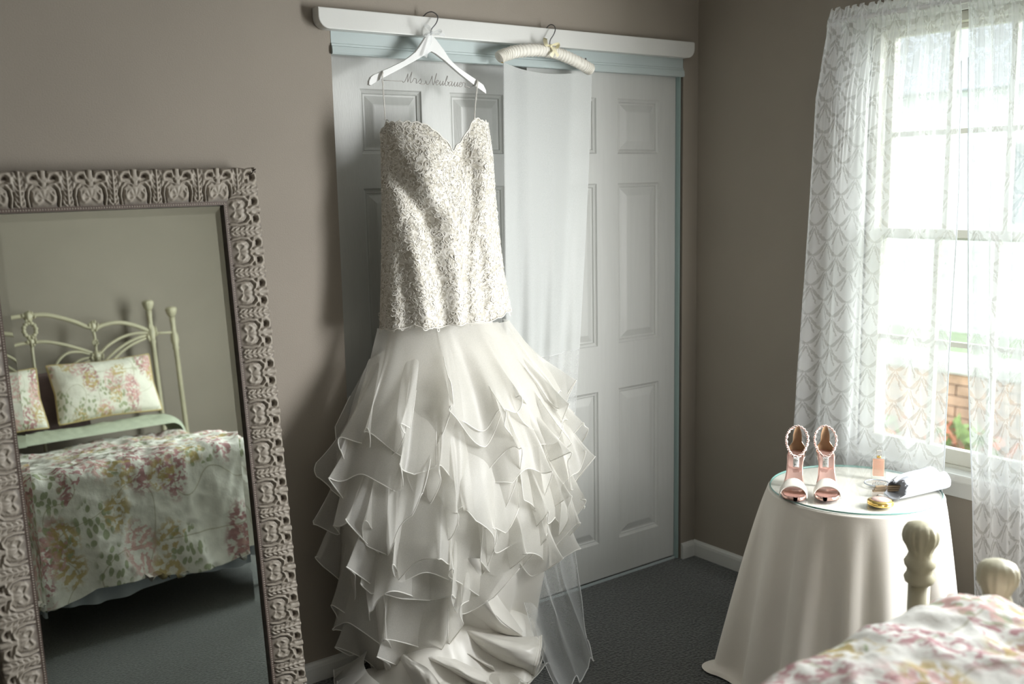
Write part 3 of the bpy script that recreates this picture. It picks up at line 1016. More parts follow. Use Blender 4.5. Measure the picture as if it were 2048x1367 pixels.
for s in (1, -1):
    for x, z, sx, sz, q in ((-1.030, 1.268, 0.026, 0.060, 1), (-1.360, 1.345, 0.022, 0.036, 2), (-1.360, 1.168, 0.030, 0.036, 3), (-1.362, 1.25, 0.011, 0.02, 5)):
        casting(CX + s * (x - CX), z, sx, sz, q).obj('cast_ornament', M_iron, bed)
casting(CX, 1.432, 0.030, 0.034, 4).obj('cast_ornament', M_iron, bed)
casting(CX, 1.293, 0.020, 0.030, 6).obj('cast_ornament', M_iron, bed)
# foot posts with round fluted knobs
knob = [(0.023, -0.158), (0.033, -0.150), (0.036, -0.139), (0.030, -0.128), (0.029, -0.118), (0.035, -0.110), (0.037, -0.100), (0.031, -0.090), (0.027, -0.078), (0.033, -0.064), (0.0415, -0.050), (0.0440, -0.036), (0.0420, -0.022), (0.034, -0.010), (0.018, -0.003), (0.0005, 0.0)]
for s in (1, -1):
    q = [(-0.890, -1.556), (-0.990, -1.795)]
    for k, (x, y) in enumerate(q):
        px = CX + s * (x - CX)
        m = MB(); lathe(m, [(0.0005, 0), (0.034, 0), (0.034, 0.02), (0.025, 0.03), (0.025, 0.44), (0.034, 0.45), (0.034, 0.475), (0.025, 0.485), (0.025, 0.60)], (px, y, 0), 20)
        p_ = m.obj('foot_post', M_iron, bed)
        m = MB(); lathe(m, knob, (px, y, 0.753), 48, lobes=14, depth=0.12, lz=(-0.068, -0.012)); m.obj('knob', M_iron, p_)
    m = MB(); tube(m, [(CX + s * (q[0][0] - CX), q[0][1], 0.40), (CX + s * (q[1][0] - CX), q[1][1], 0.40)], 0.009, 8); m.obj('post_link', M_iron, bed)
    m = MB(); box(m, (CX + s * 0.70, YH, 0.24), (CX + s * 0.715, -1.80, 0.30)); m.obj('side_rail', M_iron, bed, False)
m = MB(); box(m, (CX - 0.70, -1.83, 0.24), (CX + 0.70, -1.815, 0.30)); m.obj('foot_rail', M_iron, bed, False)

M_mattress = pbr('mattress_ticking', (0.72, 0.71, 0.67), 0.9)
m = MB(); box(m, (CX - 0.655, -3.38, 0.31), (CX + 0.62, -1.80, 0.66), 0.05); tag(m.obj('mattress', M_mattress), 'pale mattress lying under the floral comforter', 'mattress')

# gathered bed skirt
M_skirt = pbr('pale_blue_skirt', (0.55, 0.60, 0.66), 0.85, var=0.05)
n = 420
s_ = np.linspace(0, 1, n)
cor = catmull([(CX + 0.69, -3.3), (CX + 0.69, -2.6), (CX + 0.69, -1.95), (CX + 0.66, -1.78), (CX + 0.5, -1.765), (CX, -1.765), (CX - 0.5, -1.765), (CX - 0.66, -1.78), (CX - 0.69, -1.95), (CX - 0.69, -3.3)], n)
t_ = np.linspace(0, 1, 10)
nr = np.stack([np.gradient(cor[:, 1]), -np.gradient(cor[:, 0])], -1); nr /= np.linalg.norm(nr, axis=1)[:, None] + 1e-9
wave = 0.016 * np.sin(s_ * 2 * PI * 34 + 2 * np.sin(s_ * 40)) + 0.014 * (vnoise(s_ * 60, s_ * 0) - 0.5)
P = np.zeros((n, 10, 3))
for j, tt in enumerate(t_):
    P[:, j, :2] = cor - nr * (wave * (0.35 + 0.65 * tt))[:, None]
    P[:, j, 2] = 0.30 - 0.155 * tt - 0.012 * tt * np.sin(s_ * 55)
m = MB(); grid(m, P); tag(m.obj('bed_skirt', M_skirt), 'pale blue gathered bed skirt below the comforter', 'bed skirt')

# floral comforter draped over the mattress and the foot
M_floral = floral('floral_cotton', (0.80, 0.79, 0.74))
M_sage = pbr('sage_green_lining', (0.50, 0.55, 0.43), 0.85, var=0.12, vscale=30)


def comforter_point(p, q, top=0.698, R=0.065):
    """p across (0 centre), q from the head (0) toward the foot; returns xyz and a wrinkle weight"""
    hw, ln = 0.655, 1.575
    sp, ap = np.sign(p), np.abs(p)
    dx, dy = np.maximum(ap - (hw - R), 0), np.maximum(q - (ln - R), 0)
    d = np.hypot(dx, dy) + 1e-9
    ux, uy = dx / d, dy / d
    ang = np.minimum(d / R, PI / 2)
    outd = R * np.sin(ang)
    down = R * (1 - np.cos(ang)) + np.maximum(d - R * PI / 2, 0)
    outd = outd + 0.05 * np.clip((d - R * PI / 2) / 0.5, 0, 1)
    x = CX - 0.01 + sp * (np.minimum(ap, hw - R) + ux * outd)
    y = -3.30 + np.minimum(q, ln - R) + uy * outd
    z = top - down
    return x, y, z, ux * sp, uy, d


np_, nq_ = 210, 270
p = np.linspace(-1.14, 1.14, np_)[:, None] + 0 * np.zeros((1, nq_))
q = np.linspace(0.18, 2.07, nq_)[None, :] + np.zeros((np_, 1))
# stop the corners from pooling below the hem line
dx, dy = np.maximum(np.abs(p) - 0.59, 0), np.maximum(q - 1.51, 0)
dd = np.hypot(dx, dy) + 1e-9
lim = 0.535 + 0.02 * np.sin(p * 9) + 0.015 * vnoise(p * 14 + 3, q * 14)
f = np.minimum(1, lim / dd)
p2 = np.where(dx > 0, np.sign(p) * (0.59 + dx * f), p)
q2 = np.where(dy > 0, 1.51 + dy * f, q)
x, y, z, ux, uy, d = comforter_point(p2, q2)
side = np.clip((d - 0.05) / 0.15, 0, 1)
topw = 1 - side
wr = 1 - np.abs(2 * fbm(p2 * 5.0 + 4, q2 * 3.0 + 8, 3) - 1)
wr2 = 1 - np.abs(2 * fbm(p2 * 13 + q2 * 6, q2 * 11 - p2 * 4 + 30, 3) - 1)
puck = 0.030 * (wr - 0.7) + 0.016 * (wr2 - 0.7) + 0.020 * (fbm(p2 * 2.4 + 9, q2 * 2.4) - 0.5)
flut = 0.020 * np.sin(p2 * 21 + 2 * np.sin(q2 * 5)) * np.clip((d - 0.1) / 0.4, 0, 1)
z = z + topw * (puck * 1.25 + 0.012 * np.exp(-((q2 - 1.40) / 0.16) ** 2) * (0.55 + 0.45 * np.clip((p2 + 0.7), 0, 1.3)))
x = x + side * ux * (puck + flut)
y = y + side * uy * (puck + flut)
edge = np.minimum(np.minimum(1.14 - np.abs(p), 2.0 - q), 1.0)
P = np.stack([x, y, z], -1)
UV = np.stack([p2 * 1.0 + 3, q2], -1)
comf = thing('comforter', 'white comforter printed with mauve and yellow flower sprays, draped over the bed foot', 'comforter', (CX, -2.5, 0.66))
m = MB(); grid(m, P, uv=UV.reshape(-1, 2)); cover = m.obj('cover', M_floral, comf)
md = cover.modifiers.new('thick', 'SOLIDIFY'); md.thickness = 0.022; md.offset = -1
# sage turned-down band at the head
nn, mm = 150, 16
pp = np.linspace(-0.80, 0.80, nn)[:, None]
tt = np.linspace(0, 1, mm)[None, :]
x, y, z, ux, uy, d = comforter_point(pp + 0 * tt, 0.02 + 0.25 * tt + 0 * pp, 0.745)
bulge = 0.055 * np.sin(PI * tt) ** 0.7
z = z + bulge * np.clip(1 - d / 0.2, 0, 1) + 0.012 * (fbm(pp * 16, tt * 4 + 9) - 0.5) * 2 * np.sin(PI * tt)
x = x + np.sign(pp) * bulge * np.clip(d / 0.12, 0, 1) * 0.8
m = MB(); grid(m, np.stack([x, y + 0 * x, z], -1)); o = m.obj('turned_down_edge', M_sage, comf); o['label'] = 'sage green turned-down edge'

# pillows


def pillow(label, c, wd, ht, th, tilt, yaw, mat, seed, group=None):
    n_ = 40
    u, v = np.meshgrid(np.linspace(-1, 1, n_), np.linspace(-1, 1, n_), indexing='ij')
    prof = np.clip((1 - np.abs(u) ** 2.6) * (1 - np.abs(v) ** 2.6), 0, 1) ** 0.45
    wob = (fbm(u * 2.2 + seed, v * 2.2, 3) - 0.5)
    k = 1 - 0.06 * (np.abs(u * v))
    X_, Z_ = u * wd / 2 * (1 - 0.05 * (1 - np.abs(v)) * np.abs(u)) , v * ht / 2 * (1 - 0.08 * (1 - np.abs(u)) * np.abs(v))
    root = thing('pillow', label, 'pillow', tuple(c), group)
    R_ = (Matrix.Rotation(yaw, 3, 'Z') @ Matrix.Rotation(tilt, 3, 'X'))
    Rn = np.array(R_)
    m = MB()
    for sgn in (1, -1):
        Pq = np.stack([X_, sgn * (th / 2 * prof * (1 + 0.35 * wob)), Z_], -1) @ Rn.T + np.array(c)
        grid(m, Pq, uv=np.stack([u * wd / 2 + seed, v * ht / 2], -1).reshape(-1, 2), flip=sgn > 0)
    m.obj('pillow_case', mat, root)
    e = np.concatenate([np.stack([X_[:, 0], 0 * X_[:, 0], Z_[:, 0]], -1), np.stack([X_[-1], 0 * X_[-1], Z_[-1]], -1), np.stack([X_[::-1, -1], 0 * X_[:, -1], Z_[::-1, -1]], -1), np.stack([X_[0, ::-1], 0 * X_[0], Z_[0, ::-1]], -1)])
    m = MB(); tube(m, (e @ Rn.T + np.array(c))[::2], 0.005, 6, closed=True); m.obj('piping', mat, root)
    return root


M_mauve = pbr('dusky_mauve_sham', (0.20, 0.14, 0.14), 0.9, var=0.3, vscale=8)
M_floral2 = floral('floral_pillow_cotton', (0.76, 0.75, 0.66), 1.5)
pillow('floral cream pillow leaning under the headboard fan arcs, on the window side of the bed', (-1.405, -3.19, 0.985), 0.56, 0.34, 0.16, math.radians(18), 0.0, M_floral2, 5.3)
pillow('floral cream pillow on the far side of the bed, half cut off in the mirror', (-2.02, -3.19, 0.98), 0.56, 0.34, 0.16, math.radians(18), 0.0, M_floral2, 9.7)
pillow('dusky brown sham standing between and behind the two floral pillows', (-1.72, -3.345, 0.93), 0.50, 0.38, 0.09, math.radians(8), 0.0, M_mauve, 2.1)

# ------------------------------------------------------------------ round table and what stands on it
TC = np.array([-0.453, -1.073]); TR = 0.250; TZ = 0.628
M_wood = pbr('raw_wood', (0.42, 0.31, 0.20), 0.6, var=0.2, vscale=18)
M_cloth = pbr('ecru_cloth', (0.80, 0.755, 0.69), 0.85, var=0.02, bump=0.06, bscale=500, sheen=0.1)
tab = thing('side_table', 'small round side table hidden under the pale floor-length cloth', 'table', (TC[0], TC[1], 0))
m = MB(); lathe(m, [(0.0005, TZ - 0.024), (TR - 0.004, TZ - 0.024), (TR, TZ - 0.018), (TR, TZ - 0.006), (TR - 0.004, TZ - 0.001), (0.0005, TZ - 0.001)], (TC[0], TC[1], 0), 48); m.obj('tabletop', M_wood, tab)
for k in range(3):
    a_ = k * 2 * PI / 3 + 0.4
    c_ = np.array([TC[0] + 0.15 * math.cos(a_), TC[1] + 0.15 * math.sin(a_), 0])
    m = MB(); tube(m, [c_ + [0.03 * math.cos(a_), 0.03 * math.sin(a_), 0.0], c_ + [0, 0, TZ - 0.026]], 0.017, 10); m.obj('leg', M_wood, tab)
# cloth
na, nr = 360, 90
A = (np.arange(na) / na * 2 * PI)[:, None]
s_ = np.linspace(0, 1, nr)[None, :]
ctop = 14
rr = np.zeros((na, nr)); zz = np.zeros((na, nr))
r2 = np.random.default_rng(5)
fold = np.zeros((na, 1))
for k, (n_, am) in enumerate(((7, 0.5), (10, 0.45), (13, 0.55), (17, 0.25), (4, 0.35))):
    fold += am * np.sin(n_ * A + r2.random() * 6.28)
fold = np.sign(fold) * np.abs(fold) ** 0.8
spread = 0.078 + 0.02 * np.cos(A - 2.1) + 0.025 * np.cos(2 * A + 1.0) - 0.03 * np.clip(np.cos(A), 0, 1)
for j in range(nr):
    if j < ctop:
        rr[:, j] = TR * j / ctop * 0.995
        zz[:, j] = TZ
    elif j < ctop + 6:
        t_ = (j - ctop) / 5 * PI / 2
        rr[:, j] = TR * 0.995 + 0.007 * math.sin(t_)
        zz[:, j] = TZ - 0.007 * (1 - math.cos(t_)) + 0.0
    else:
        t_ = (j - ctop - 5) / (nr - ctop - 6)
        h_ = TZ - 0.007 - t_ * (TZ - 0.007)
        rr[:, j] = TR + 0.005 + (spread[:, 0] * t_ ** 0.9 + 0.034 * fold[:, 0] * t_ ** 0.75) * (1 if t_ < 0.97 else 1.06)
        zz[:, j] = np.maximum(h_, 0.004)
# puddled hem
pud = np.clip(np.cos(A[:, 0] - 2.35), 0, 1) ** 3
for j in range(nr - 4, nr):
    e_ = (j - nr + 5) / 4
    rr[:, j] += (0.008 + 0.022 * pud) * e_ + 0.006 * np.sin(19 * A[:, 0])
    zz[:, j] = 0.004 + 0.016 * pud * np.sin(PI * min(e_, 0.9)) * (0.5 + 0.5 * np.sin(11 * A[:, 0] + 1)) + 0.002 * (1 - e_)
P = np.stack([TC[0] + rr * np.cos(A), TC[1] + rr * np.sin(A), zz], -1)
tcl = thing('tablecloth', 'plain ecru floor-length cloth over the small round table', 'tablecloth', (TC[0], TC[1], TZ))
m = MB(); grid(m, P, cu=True); m.obj('cloth', M_cloth, tcl)
GZ = TZ + 0.007                      # top of the glass
M_gtop = glass_mat('clear_table_glass')
M_gedge = pbr('green_glass_edge', (0.22, 0.42, 0.39), 0.12, spec=0.8)
gl = thing('glass_tabletop', 'round clear glass top with green edge on the cloth-covered table', 'glass top', (TC[0], TC[1], TZ))
a_ = np.arange(96) / 96 * 2 * PI
m = MB(); V = [(TC[0], TC[1], GZ)] + [(TC[0] + 0.247 * math.cos(t), TC[1] + 0.247 * math.sin(t), GZ) for t in a_]
m.add(V, [(0, 1 + k, 1 + (k + 1) % 96) for k in range(96)]); m.obj('pane', M_gtop, gl, False)
m = MB(); P = np.stack([np.stack([TC[0] + r_ * np.cos(a_), TC[1] + r_ * np.sin(a_), np.full(96, z_)], -1) for r_, z_ in ((0.2455, TZ + 0.001), (0.2485, TZ + 0.002), (0.2495, TZ + 0.0045), (0.2475, GZ))], 1)
grid(m, P, cu=True); m.obj('polished_edge', M_gedge, gl)

# ---- bridal sandals
M_rose = pbr('rose_gold_leather', (0.80, 0.52, 0.45), 0.16, metal=0.75, var=0.06)
M_satin = pbr('ivory_satin', (0.80, 0.77, 0.70), 0.35, sheen=0.2)
M_tan = pbr('tan_leather_lining', (0.40, 0.24, 0.13), 0.5, var=0.15, vscale=30)
M_sole = pbr('mauve_sole', (0.26, 0.14, 0.15), 0.45)
M_gem = pbr('rose_crystal', (0.92, 0.76, 0.72), 0.12, metal=0.6)
M_gem2 = pbr('silver_crystal', (0.85, 0.86, 0.84), 0.12, metal=0.75)


def gems(mb, pts, r, jitter=0.3):
    for c in pts:
        k = r * (1 - jitter / 2 + jitter * rng.random())
        c = np.asarray(c)
        mb.add([c + [k, 0, 0], c - [k, 0, 0], c + [0, k, 0], c - [0, k, 0], c + [0, 0, k], c - [0, 0, k]],
               [(0, 2, 4), (2, 1, 4), (1, 3, 4), (3, 0, 4), (2, 0, 5), (1, 2, 5), (3, 1, 5), (0, 3, 5)])


def shoe_parts(root, s):
    """local frame: x across, y toward the toe, z up; origin under the ball"""
    K = dict(parent=root)
    yk = [0.062, 0.058, 0.045, 0.020, -0.010, -0.045, -0.080, -0.110, -0.135, -0.143]
    zk = [0.013, 0.012, 0.011, 0.012, 0.020, 0.045, 0.075, 0.094, 0.101, 0.102]
    wk = [0.006, 0.018, 0.030, 0.0365, 0.033, 0.0255, 0.0235, 0.0255, 0.018, 0.004]
    n = 50
    C = catmull(np.stack([yk, zk, wk], -1), n)
    cx = s * 0.006 * np.sin(np.linspace(0, PI, n)) - s * 0.004 * np.linspace(1, 0, n)
    m = 13
    u = np.linspace(-1, 1, m)
    top = np.stack([cx[:, None] + C[:, 2:3] * u, np.repeat(C[:, :1], m, 1), C[:, 1:2] + 0.004 * u ** 2 * 0.6 + 0 * u], -1)
    thk = np.where(C[:, 0] > -0.005, 0.010, 0.006)[:, None]
    bot = top.copy(); bot[..., 2] -= thk; bot[..., 0] = cx[:, None] + C[:, 2:3] * u * 0.96
    bot[..., 2] = np.maximum(bot[..., 2], 0.0005)
    a = MB(); grid(a, top[:, 1:-1] + [0, 0, 0.0012]); a.obj('insole', M_rose, **K)
    a = MB(); ring = np.concatenate([top, bot[:, ::-1]], 1); grid(a, ring, cv=True)
    a.obj('outsole', M_sole if False else M_rose, **K)
    a = MB(); grid(a, bot + [0, 0, -0.0012], flip=True); a.obj('sole_bottom', M_sole, **K)
    # heel
    a = MB(); P = []
    for t in np.linspace(0, 1, 14):
        zc = 0.092 * (1 - t) + 0.0005
        k = 0.020 * (1 - t) ** 1.6 + 0.0062
        yc = -0.122 - 0.004 * math.sin(PI * t) + 0.004 * t
        q = np.arange(16) / 16 * 2 * PI
        P.append(np.stack([k * np.cos(q), yc + k * np.sin(q) * 0.95, np.full(16, zc) + (0.006 * np.sin(q) * -1 * (1 - t) if t < 0.2 else 0)], -1))
    grid(a, np.array(P), cv=True); a.F.append(tuple((13 * 16 + k) for k in range(16))); a.obj('heel', M_satin, **K)
    # toe strap: a satin band arched over the ball
    a = MB(); P = []
    for th in np.linspace(0, PI, 26):
        row = []
        for k, yy in enumerate(np.linspace(0.030, 0.000, 7)):
            hw = np.interp(yy, [0.0, 0.03], [0.0365, 0.0385]); hh = np.interp(yy, [0.0, 0.03], [0.047, 0.031])
            bl = 0.003 * math.sin(PI * k / 6)
            row.append((cx[22] + math.cos(th) * (hw + bl), yy - 0.010 * math.sin(th), 0.004 + math.sin(th) ** 0.75 * (hh + bl)))
        P.append(row)
    P = np.array(P)
    inner = P.copy(); inner[..., 0] = (P[..., 0] - cx[22]) * 0.955 + cx[22]; inner[..., 2] -= 0.0018
    a = MB(); grid(a, np.concatenate([P, inner[:, ::-1]], 1), cv=True); a.obj('toe_strap', M_satin, **K)
    # heel counter
    P = []
    for th in np.linspace(-1.02, 1.02, 23):
        col = []
        for t in np.linspace(0, 1, 14):
            hgt = 0.082 * (1 - 0.30 * abs(th) ** 2.2)
            rw = np.interp(t, [0, 0.3, 0.62, 1], [0.0245, 0.026, 0.017, 0.017])
            narrow = np.interp(t, [0, 0.3, 0.6, 1], [1, 0.95, 0.62, 0.60])
            col.append((rw * math.sin(th * narrow * 1.35) * 1.05, -0.118 - rw * math.cos(th * narrow * 1.35) + 0.004 * t, 0.097 + t * hgt))
        P.append(col)
    P = np.array(P)
    a = MB(); grid(a, P); a.obj('heel_counter', M_satin, **K)
    a = MB(); Q = P.copy(); Q[..., 0] *= 0.95; Q[..., 1] += 0.0016; grid(a, Q, flip=True); lin = a.obj('counter_lining', M_tan, **K); lin['label'] = 'tan leather lining'
    # ankle strap, a twisted jewelled ring, low in front
    q = np.arange(60) / 60 * 2 * PI
    ring = np.stack([0.0315 * np.cos(q), -0.098 + 0.040 * np.sin(q), 0.145 - 0.032 * np.sin(q) - 0.010 * np.clip(np.sin(q), 0, 1) ** 3], -1)
    a = MB(); tube(a, ring, 0.0026, 8, closed=True); st = a.obj('ankle_strap', M_rose, **K)
    g = MB()
    for k in range(3):
        off = np.stack([0.0032 * np.cos(q * 14 + k * 2.1) * np.cos(q), 0.0032 * np.cos(q * 14 + k * 2.1) * np.sin(q), 0.0036 * np.sin(q * 14 + k * 2.1)], -1)
        gems(g, (ring + off)[::1], 0.0021)
    o = g.obj('gem_setting', M_gem, st, False); o['kind'] = 'stuff'
    # jewelled tab at the front
    f0 = ring[15]
    a = MB(); box(a, (f0[0] - 0.0085, f0[1] + 0.001, f0[2] - 0.032), (f0[0] + 0.0085, f0[1] + 0.0035, f0[2]), 0.001); tb = a.obj('front_tab', M_gem2, **K)
    g = MB(); gems(g, [(f0[0] + dx, f0[1] + 0.0045, f0[2] - dz) for dx in (-0.006, -0.002, 0.002, 0.006) for dz in np.arange(0.003, 0.031, 0.004)], 0.0019)
    o = g.obj('gem_setting', M_gem2, tb, False); o['kind'] = 'stuff'
    # buckle
    a = MB(); tube(a, [(s * 0.0315 + x_, -0.104 + y_, 0.146 + z_) for x_, y_, z_ in ((0, -0.005, -0.004), (0, 0.005, -0.004), (0, 0.005, 0.005), (0, -0.005, 0.005))], 0.0009, 6, closed=True); a.obj('buckle', M_gem, **K)


dirc = np.array([0.794, 0.607])
for k, (bx, by, s, lab) in enumerate(((-0.672, -1.022, 1, 'rose gold jewelled bridal sandal nearest the table edge, beside the grey wall'), (-0.604, -1.080, -1, 'rose gold jewelled bridal sandal nearer the perfume bottle'))):
    r_ = bpy.data.objects.new('bridal_sandal', None); COL.objects.link(r_)
    r_['_local'] = 1
    tag(r_, lab, 'shoe', 'bridal sandals on the glass table')
    shoe_parts(r_, s)
    r_.location = (bx + 0.012, by + 0.009, GZ + 0.0012)
    r_.rotation_euler = (0, 0, math.atan2(-dirc[1], -dirc[0]) - PI / 2 + (0.02 if k else -0.03))

# ---- perfume bottle
M_pglass = glass_mat('perfume_glass')
M_perf = sheer('peach_perfume', (0.98, 0.60, 0.46), 0.55, 0.75, 0.03, 0.2)
M_gold = pbr('polished_gold', (0.85, 0.62, 0.22), 0.18, metal=1.0)
M_clear = pbr('clear_acrylic', (0.92, 0.90, 0.88), 0.06)
for nn_ in M_clear.node_tree.nodes:
    if nn_.type == 'BSDF_PRINCIPLED': nn_.inputs['Transmission Weight'].default_value = 0.8


def empty_local(name, label, cat, loc, rz, group=None):
    o = bpy.data.objects.new(name, None); COL.objects.link(o)
    o['_local'] = 1
    tag(o, label, cat, group)
    o.location = loc; o.rotation_euler = (0, 0, rz)
    return o


pb = empty_local('perfume_bottle', 'square peach perfume bottle with clear stopper at the back of the glass table', 'perfume bottle', (-0.315, -1.062, GZ + 0.001), math.radians(-52))
m = MB(); box(m, (-0.021, -0.013, 0), (0.021, 0.013, 0.064), 0.0018); m.obj('bottle', M_pglass, pb, False)
m = MB(); box(m, (-0.0165, -0.0095, 0.007), (0.0165, 0.0095, 0.058), 0.0015); m.obj('perfume', M_perf, pb, False)
m = MB(); lathe(m, [(0.0005, 0.064), (0.0065, 0.064), (0.0065, 0.071), (0.0055, 0.072), (0.0005, 0.072)], (0, 0, 0), 16); m.obj('collar', M_gold, pb)
m = MB(); box(m, (-0.0085, -0.0085, 0.072), (0.0085, 0.0085, 0.088), 0.0022); m.obj('stopper', M_clear, pb, False)

# ---- gold compact
cp = empty_local('compact_mirror', 'round gold compact with a domed rose enamel lid at the table front', 'compact', (-0.545, -1.222, GZ + 0.0005), math.radians(35))
M_enamel = pbr('rose_enamel', (0.88, 0.62, 0.56), 0.12, metal=0.55, coat=0.6)
m = MB(); lathe(m, [(0.0005, 0), (0.030, 0), (0.0355, 0.003), (0.0365, 0.007), (0.0350, 0.0085), (0.0005, 0.0085)], (0, 0, 0), 48); m.obj('base', M_gold, cp)
m = MB(); lathe(m, [(0.0005, 0.0088), (0.0350, 0.0088), (0.0365, 0.0105), (0.0350, 0.0145), (0.0300, 0.0172), (0.0270, 0.0172), (0.0005, 0.0172)], (0, 0, 0), 48); ld = m.obj('lid', M_gold, cp)
m = MB(); lathe(m, [(0.0268, 0.0174), (0.0262, 0.0184), (0.020, 0.0208), (0.010, 0.0222), (0.0005, 0.0226)], (0, 0, 0), 48); m.obj('enamel_dome', M_enamel, ld)
m = MB(); box(m, (0.035, -0.005, 0.006), (0.0405, 0.005, 0.012), 0.001); m.obj('clasp', M_gold, cp, False)
m = MB(); tube(m, [(-0.0365, -0.008, 0.0088), (-0.0365, 0.008, 0.0088)], 0.0018, 8); m.obj('hinge', M_gold, cp)

# ---- bracelet, brooch, crystal earring
M_bluebead = pbr('blue_grey_crystal', (0.62, 0.68, 0.74), 0.1, metal=0.5)
br = thing('bracelet', 'blue-grey crystal bead bracelet lying behind the white cloth bundle', 'bracelet', (-0.375, -1.098, GZ))
q = np.arange(44) / 44 * 2 * PI
ringp = np.stack([-0.375 + 0.036 * np.cos(q), -1.098 + 0.036 * np.sin(q), np.full(44, GZ + 0.0035)], -1)
m = MB(); tube(m, ringp, 0.0022, 6, closed=True); m.obj('band', M_bluebead, br)
g = MB()
for c in ringp: lathe(g, [(0.0003, -0.0026), (0.0019, -0.0018), (0.0026, 0), (0.0019, 0.0018), (0.0003, 0.0026)], tuple(c), 8)
o = g.obj('bead_string', M_bluebead, br); o['kind'] = 'stuff'
bo = thing('brooch', 'silver crystal brooch lying inside the bead bracelet', 'brooch', (-0.378, -1.106, GZ))
m = MB(); tube(m, np.stack([-0.378 + 0.020 * np.cos(q), -1.106 + 0.017 * np.sin(q), np.full(44, GZ + 0.002)], -1), 0.0016, 6, closed=True); m.obj('rim', M_gem2, bo)
g = MB(); gems(g, [(-0.378 + 0.012 * rng.normal() * 0.7, -1.106 + 0.010 * rng.normal() * 0.7, GZ + 0.004 + 0.003 * rng.random()) for k in range(40)], 0.0032); o = g.obj('crystal_cluster', M_gem2, bo, False); o['kind'] = 'stuff'
er = thing('crystal_earring', 'clear crystal earring between the gold compact and the wooden stick', 'earring', (-0.490, -1.186, GZ))
m = MB(); lathe(m, [(0.0005, 0), (0.007, 0.001), (0.012, 0.006), (0.008, 0.011), (0.0005, 0.012)], (-0.490, -1.186, GZ + 0.0005), 10); m.obj('crystal', M_clear, er, False)
g = MB(); gems(g, [(-0.490 + 0.013 * math.cos(t), -1.186 + 0.013 * math.sin(t), GZ + 0.004) for t in np.arange(14) / 14 * 2 * PI], 0.0024); m.obj
o = g.obj('crystal_border', M_gem2, er, False); o['kind'] = 'stuff'

# ---- white cloth bundle with a wooden fan in it
M_linen = pbr('white_linen', (0.58, 0.605, 0.66), 0.9, var=0.03, bump=0.05, bscale=300)
bun = thing('cloth_bundle', 'white frayed cloth bundle at the right of the glass tabletop', 'cloth bundle', (-0.33, -1.21, GZ))
Aa, Bb = np.array([-0.430, -1.212]), np.array([-0.262, -1.232])
ax = (Bb - Aa) / np.linalg.norm(Bb - Aa); sd = np.array([ax[1], -ax[0]])
n1, n2 = 46, 40
P = np.zeros((n1, n2, 3))
for i, t in enumerate(np.linspace(0, 1, n1)):
    wd = np.interp(t, [0, 0.12, 0.5, 0.9, 1.0], [0.034, 0.042, 0.046, 0.050, 0.042]); hh = np.interp(t, [0, 0.15, 0.5, 0.92, 1.0], [0.050, 0.058, 0.060, 0.062, 0.046])
    th = np.arange(n2) / n2 * 2 * PI
    cs, sn = np.cos(th), np.sin(th)
    px_ = np.sign(cs) * np.abs(cs) ** 0.75 * wd; pz = np.sign(sn) * np.abs(sn) ** 0.8
    zz_ = np.where(pz > 0, hh * 0.45 + pz * hh * 0.55, hh * 0.45 + pz * hh * 0.45)
    dent = 0.010 * np.exp(-((th - 1.9 + 0.5 * t) / 0.16) ** 2) + 0.006 * np.exp(-((th - 0.9 - 0.4 * t) / 0.12) ** 2)
    wob = 1 + 0.10 * (fbm(th * 1.4 + 2, np.full(n2, t * 4.0)) - 0.5)
    al = t * np.linalg.norm(Bb - Aa) - (0.020 * (1 - np.sin(th)) * (1 - t) ** 4) - 0.004 * (1 - t) ** 6 * np.sin(th * 7)
    P[i, :, :2] = Aa + al[:, None] * ax + (px_ * wob)[:, None] * sd
    P[i, :, 2] = GZ + 0.001 + zz_ * wob - dent
m = MB(); grid(m, P, cv=True); m.F.append(tuple((n1 - 1) * n2 + k for k in range(n2))); m.F.append(tuple(7 * n2 + k for k in range(n2))[::-1])
wrap = m.obj('wrapped_cloth', M_linen, bun)
md = wrap.modifiers.new('thick', 'SOLIDIFY'); md.thickness = 0.002
g = MB()
for k in range(90):
    b0 = P[0, int(k / 90 * n2)] + rng.normal(size=3) * 0.0012
    d_ = np.array([-ax[0], -ax[1], -0.2]) * (0.002 + 0.004 * rng.random()) + rng.normal(size=3) * 0.0018
    b0[2] = max(b0[2], GZ + 0.001)
    e0 = b0 + d_; e0[2] = max(e0[2], GZ + 0.0008)
    g.add([b0 - [0, 0, 0.0004], b0 + [0, 0, 0.0004], e0 + [0, 0.0003, 0], e0 - [0, 0.0003, 0]], [(0, 1, 2, 3)])
o = g.obj('frayed_edge', M_linen, bun, False); o['kind'] = 'stuff'
fan = thing('wooden_fan', 'brown wooden fan sticks poking out of the white cloth bundle', 'fan', (-0.45, -1.18, GZ))
f0, f1 = np.array([-0.475, -1.150]), np.array([-0.395, -1.212])
for k in range(3):
    o_ = np.array([0, 0, 0.006 * k])
    m = MB()
    a3 = np.array([f0[0] + 0.004 * k, f0[1] - 0.002 * k, GZ + 0.009]) + o_; b3 = np.array([f1[0], f1[1], GZ + 0.012]) + o_
    dv = (b3 - a3) / np.linalg.norm(b3 - a3); sv = np.array([-dv[1], dv[0], 0]) * 0.005
    V = [p_ + q_ + np.array([0, 0, h_]) for p_ in (a3, b3) for q_ in (-sv, sv) for h_ in (0, 0.0045)]
    m.add(V, [(0, 1, 3, 2), (4, 6, 7, 5), (0, 4, 5, 1), (2, 3, 7, 6), (0, 2, 6, 4), (1, 5, 7, 3)])
    m.obj('stick', M_wood, fan, False)

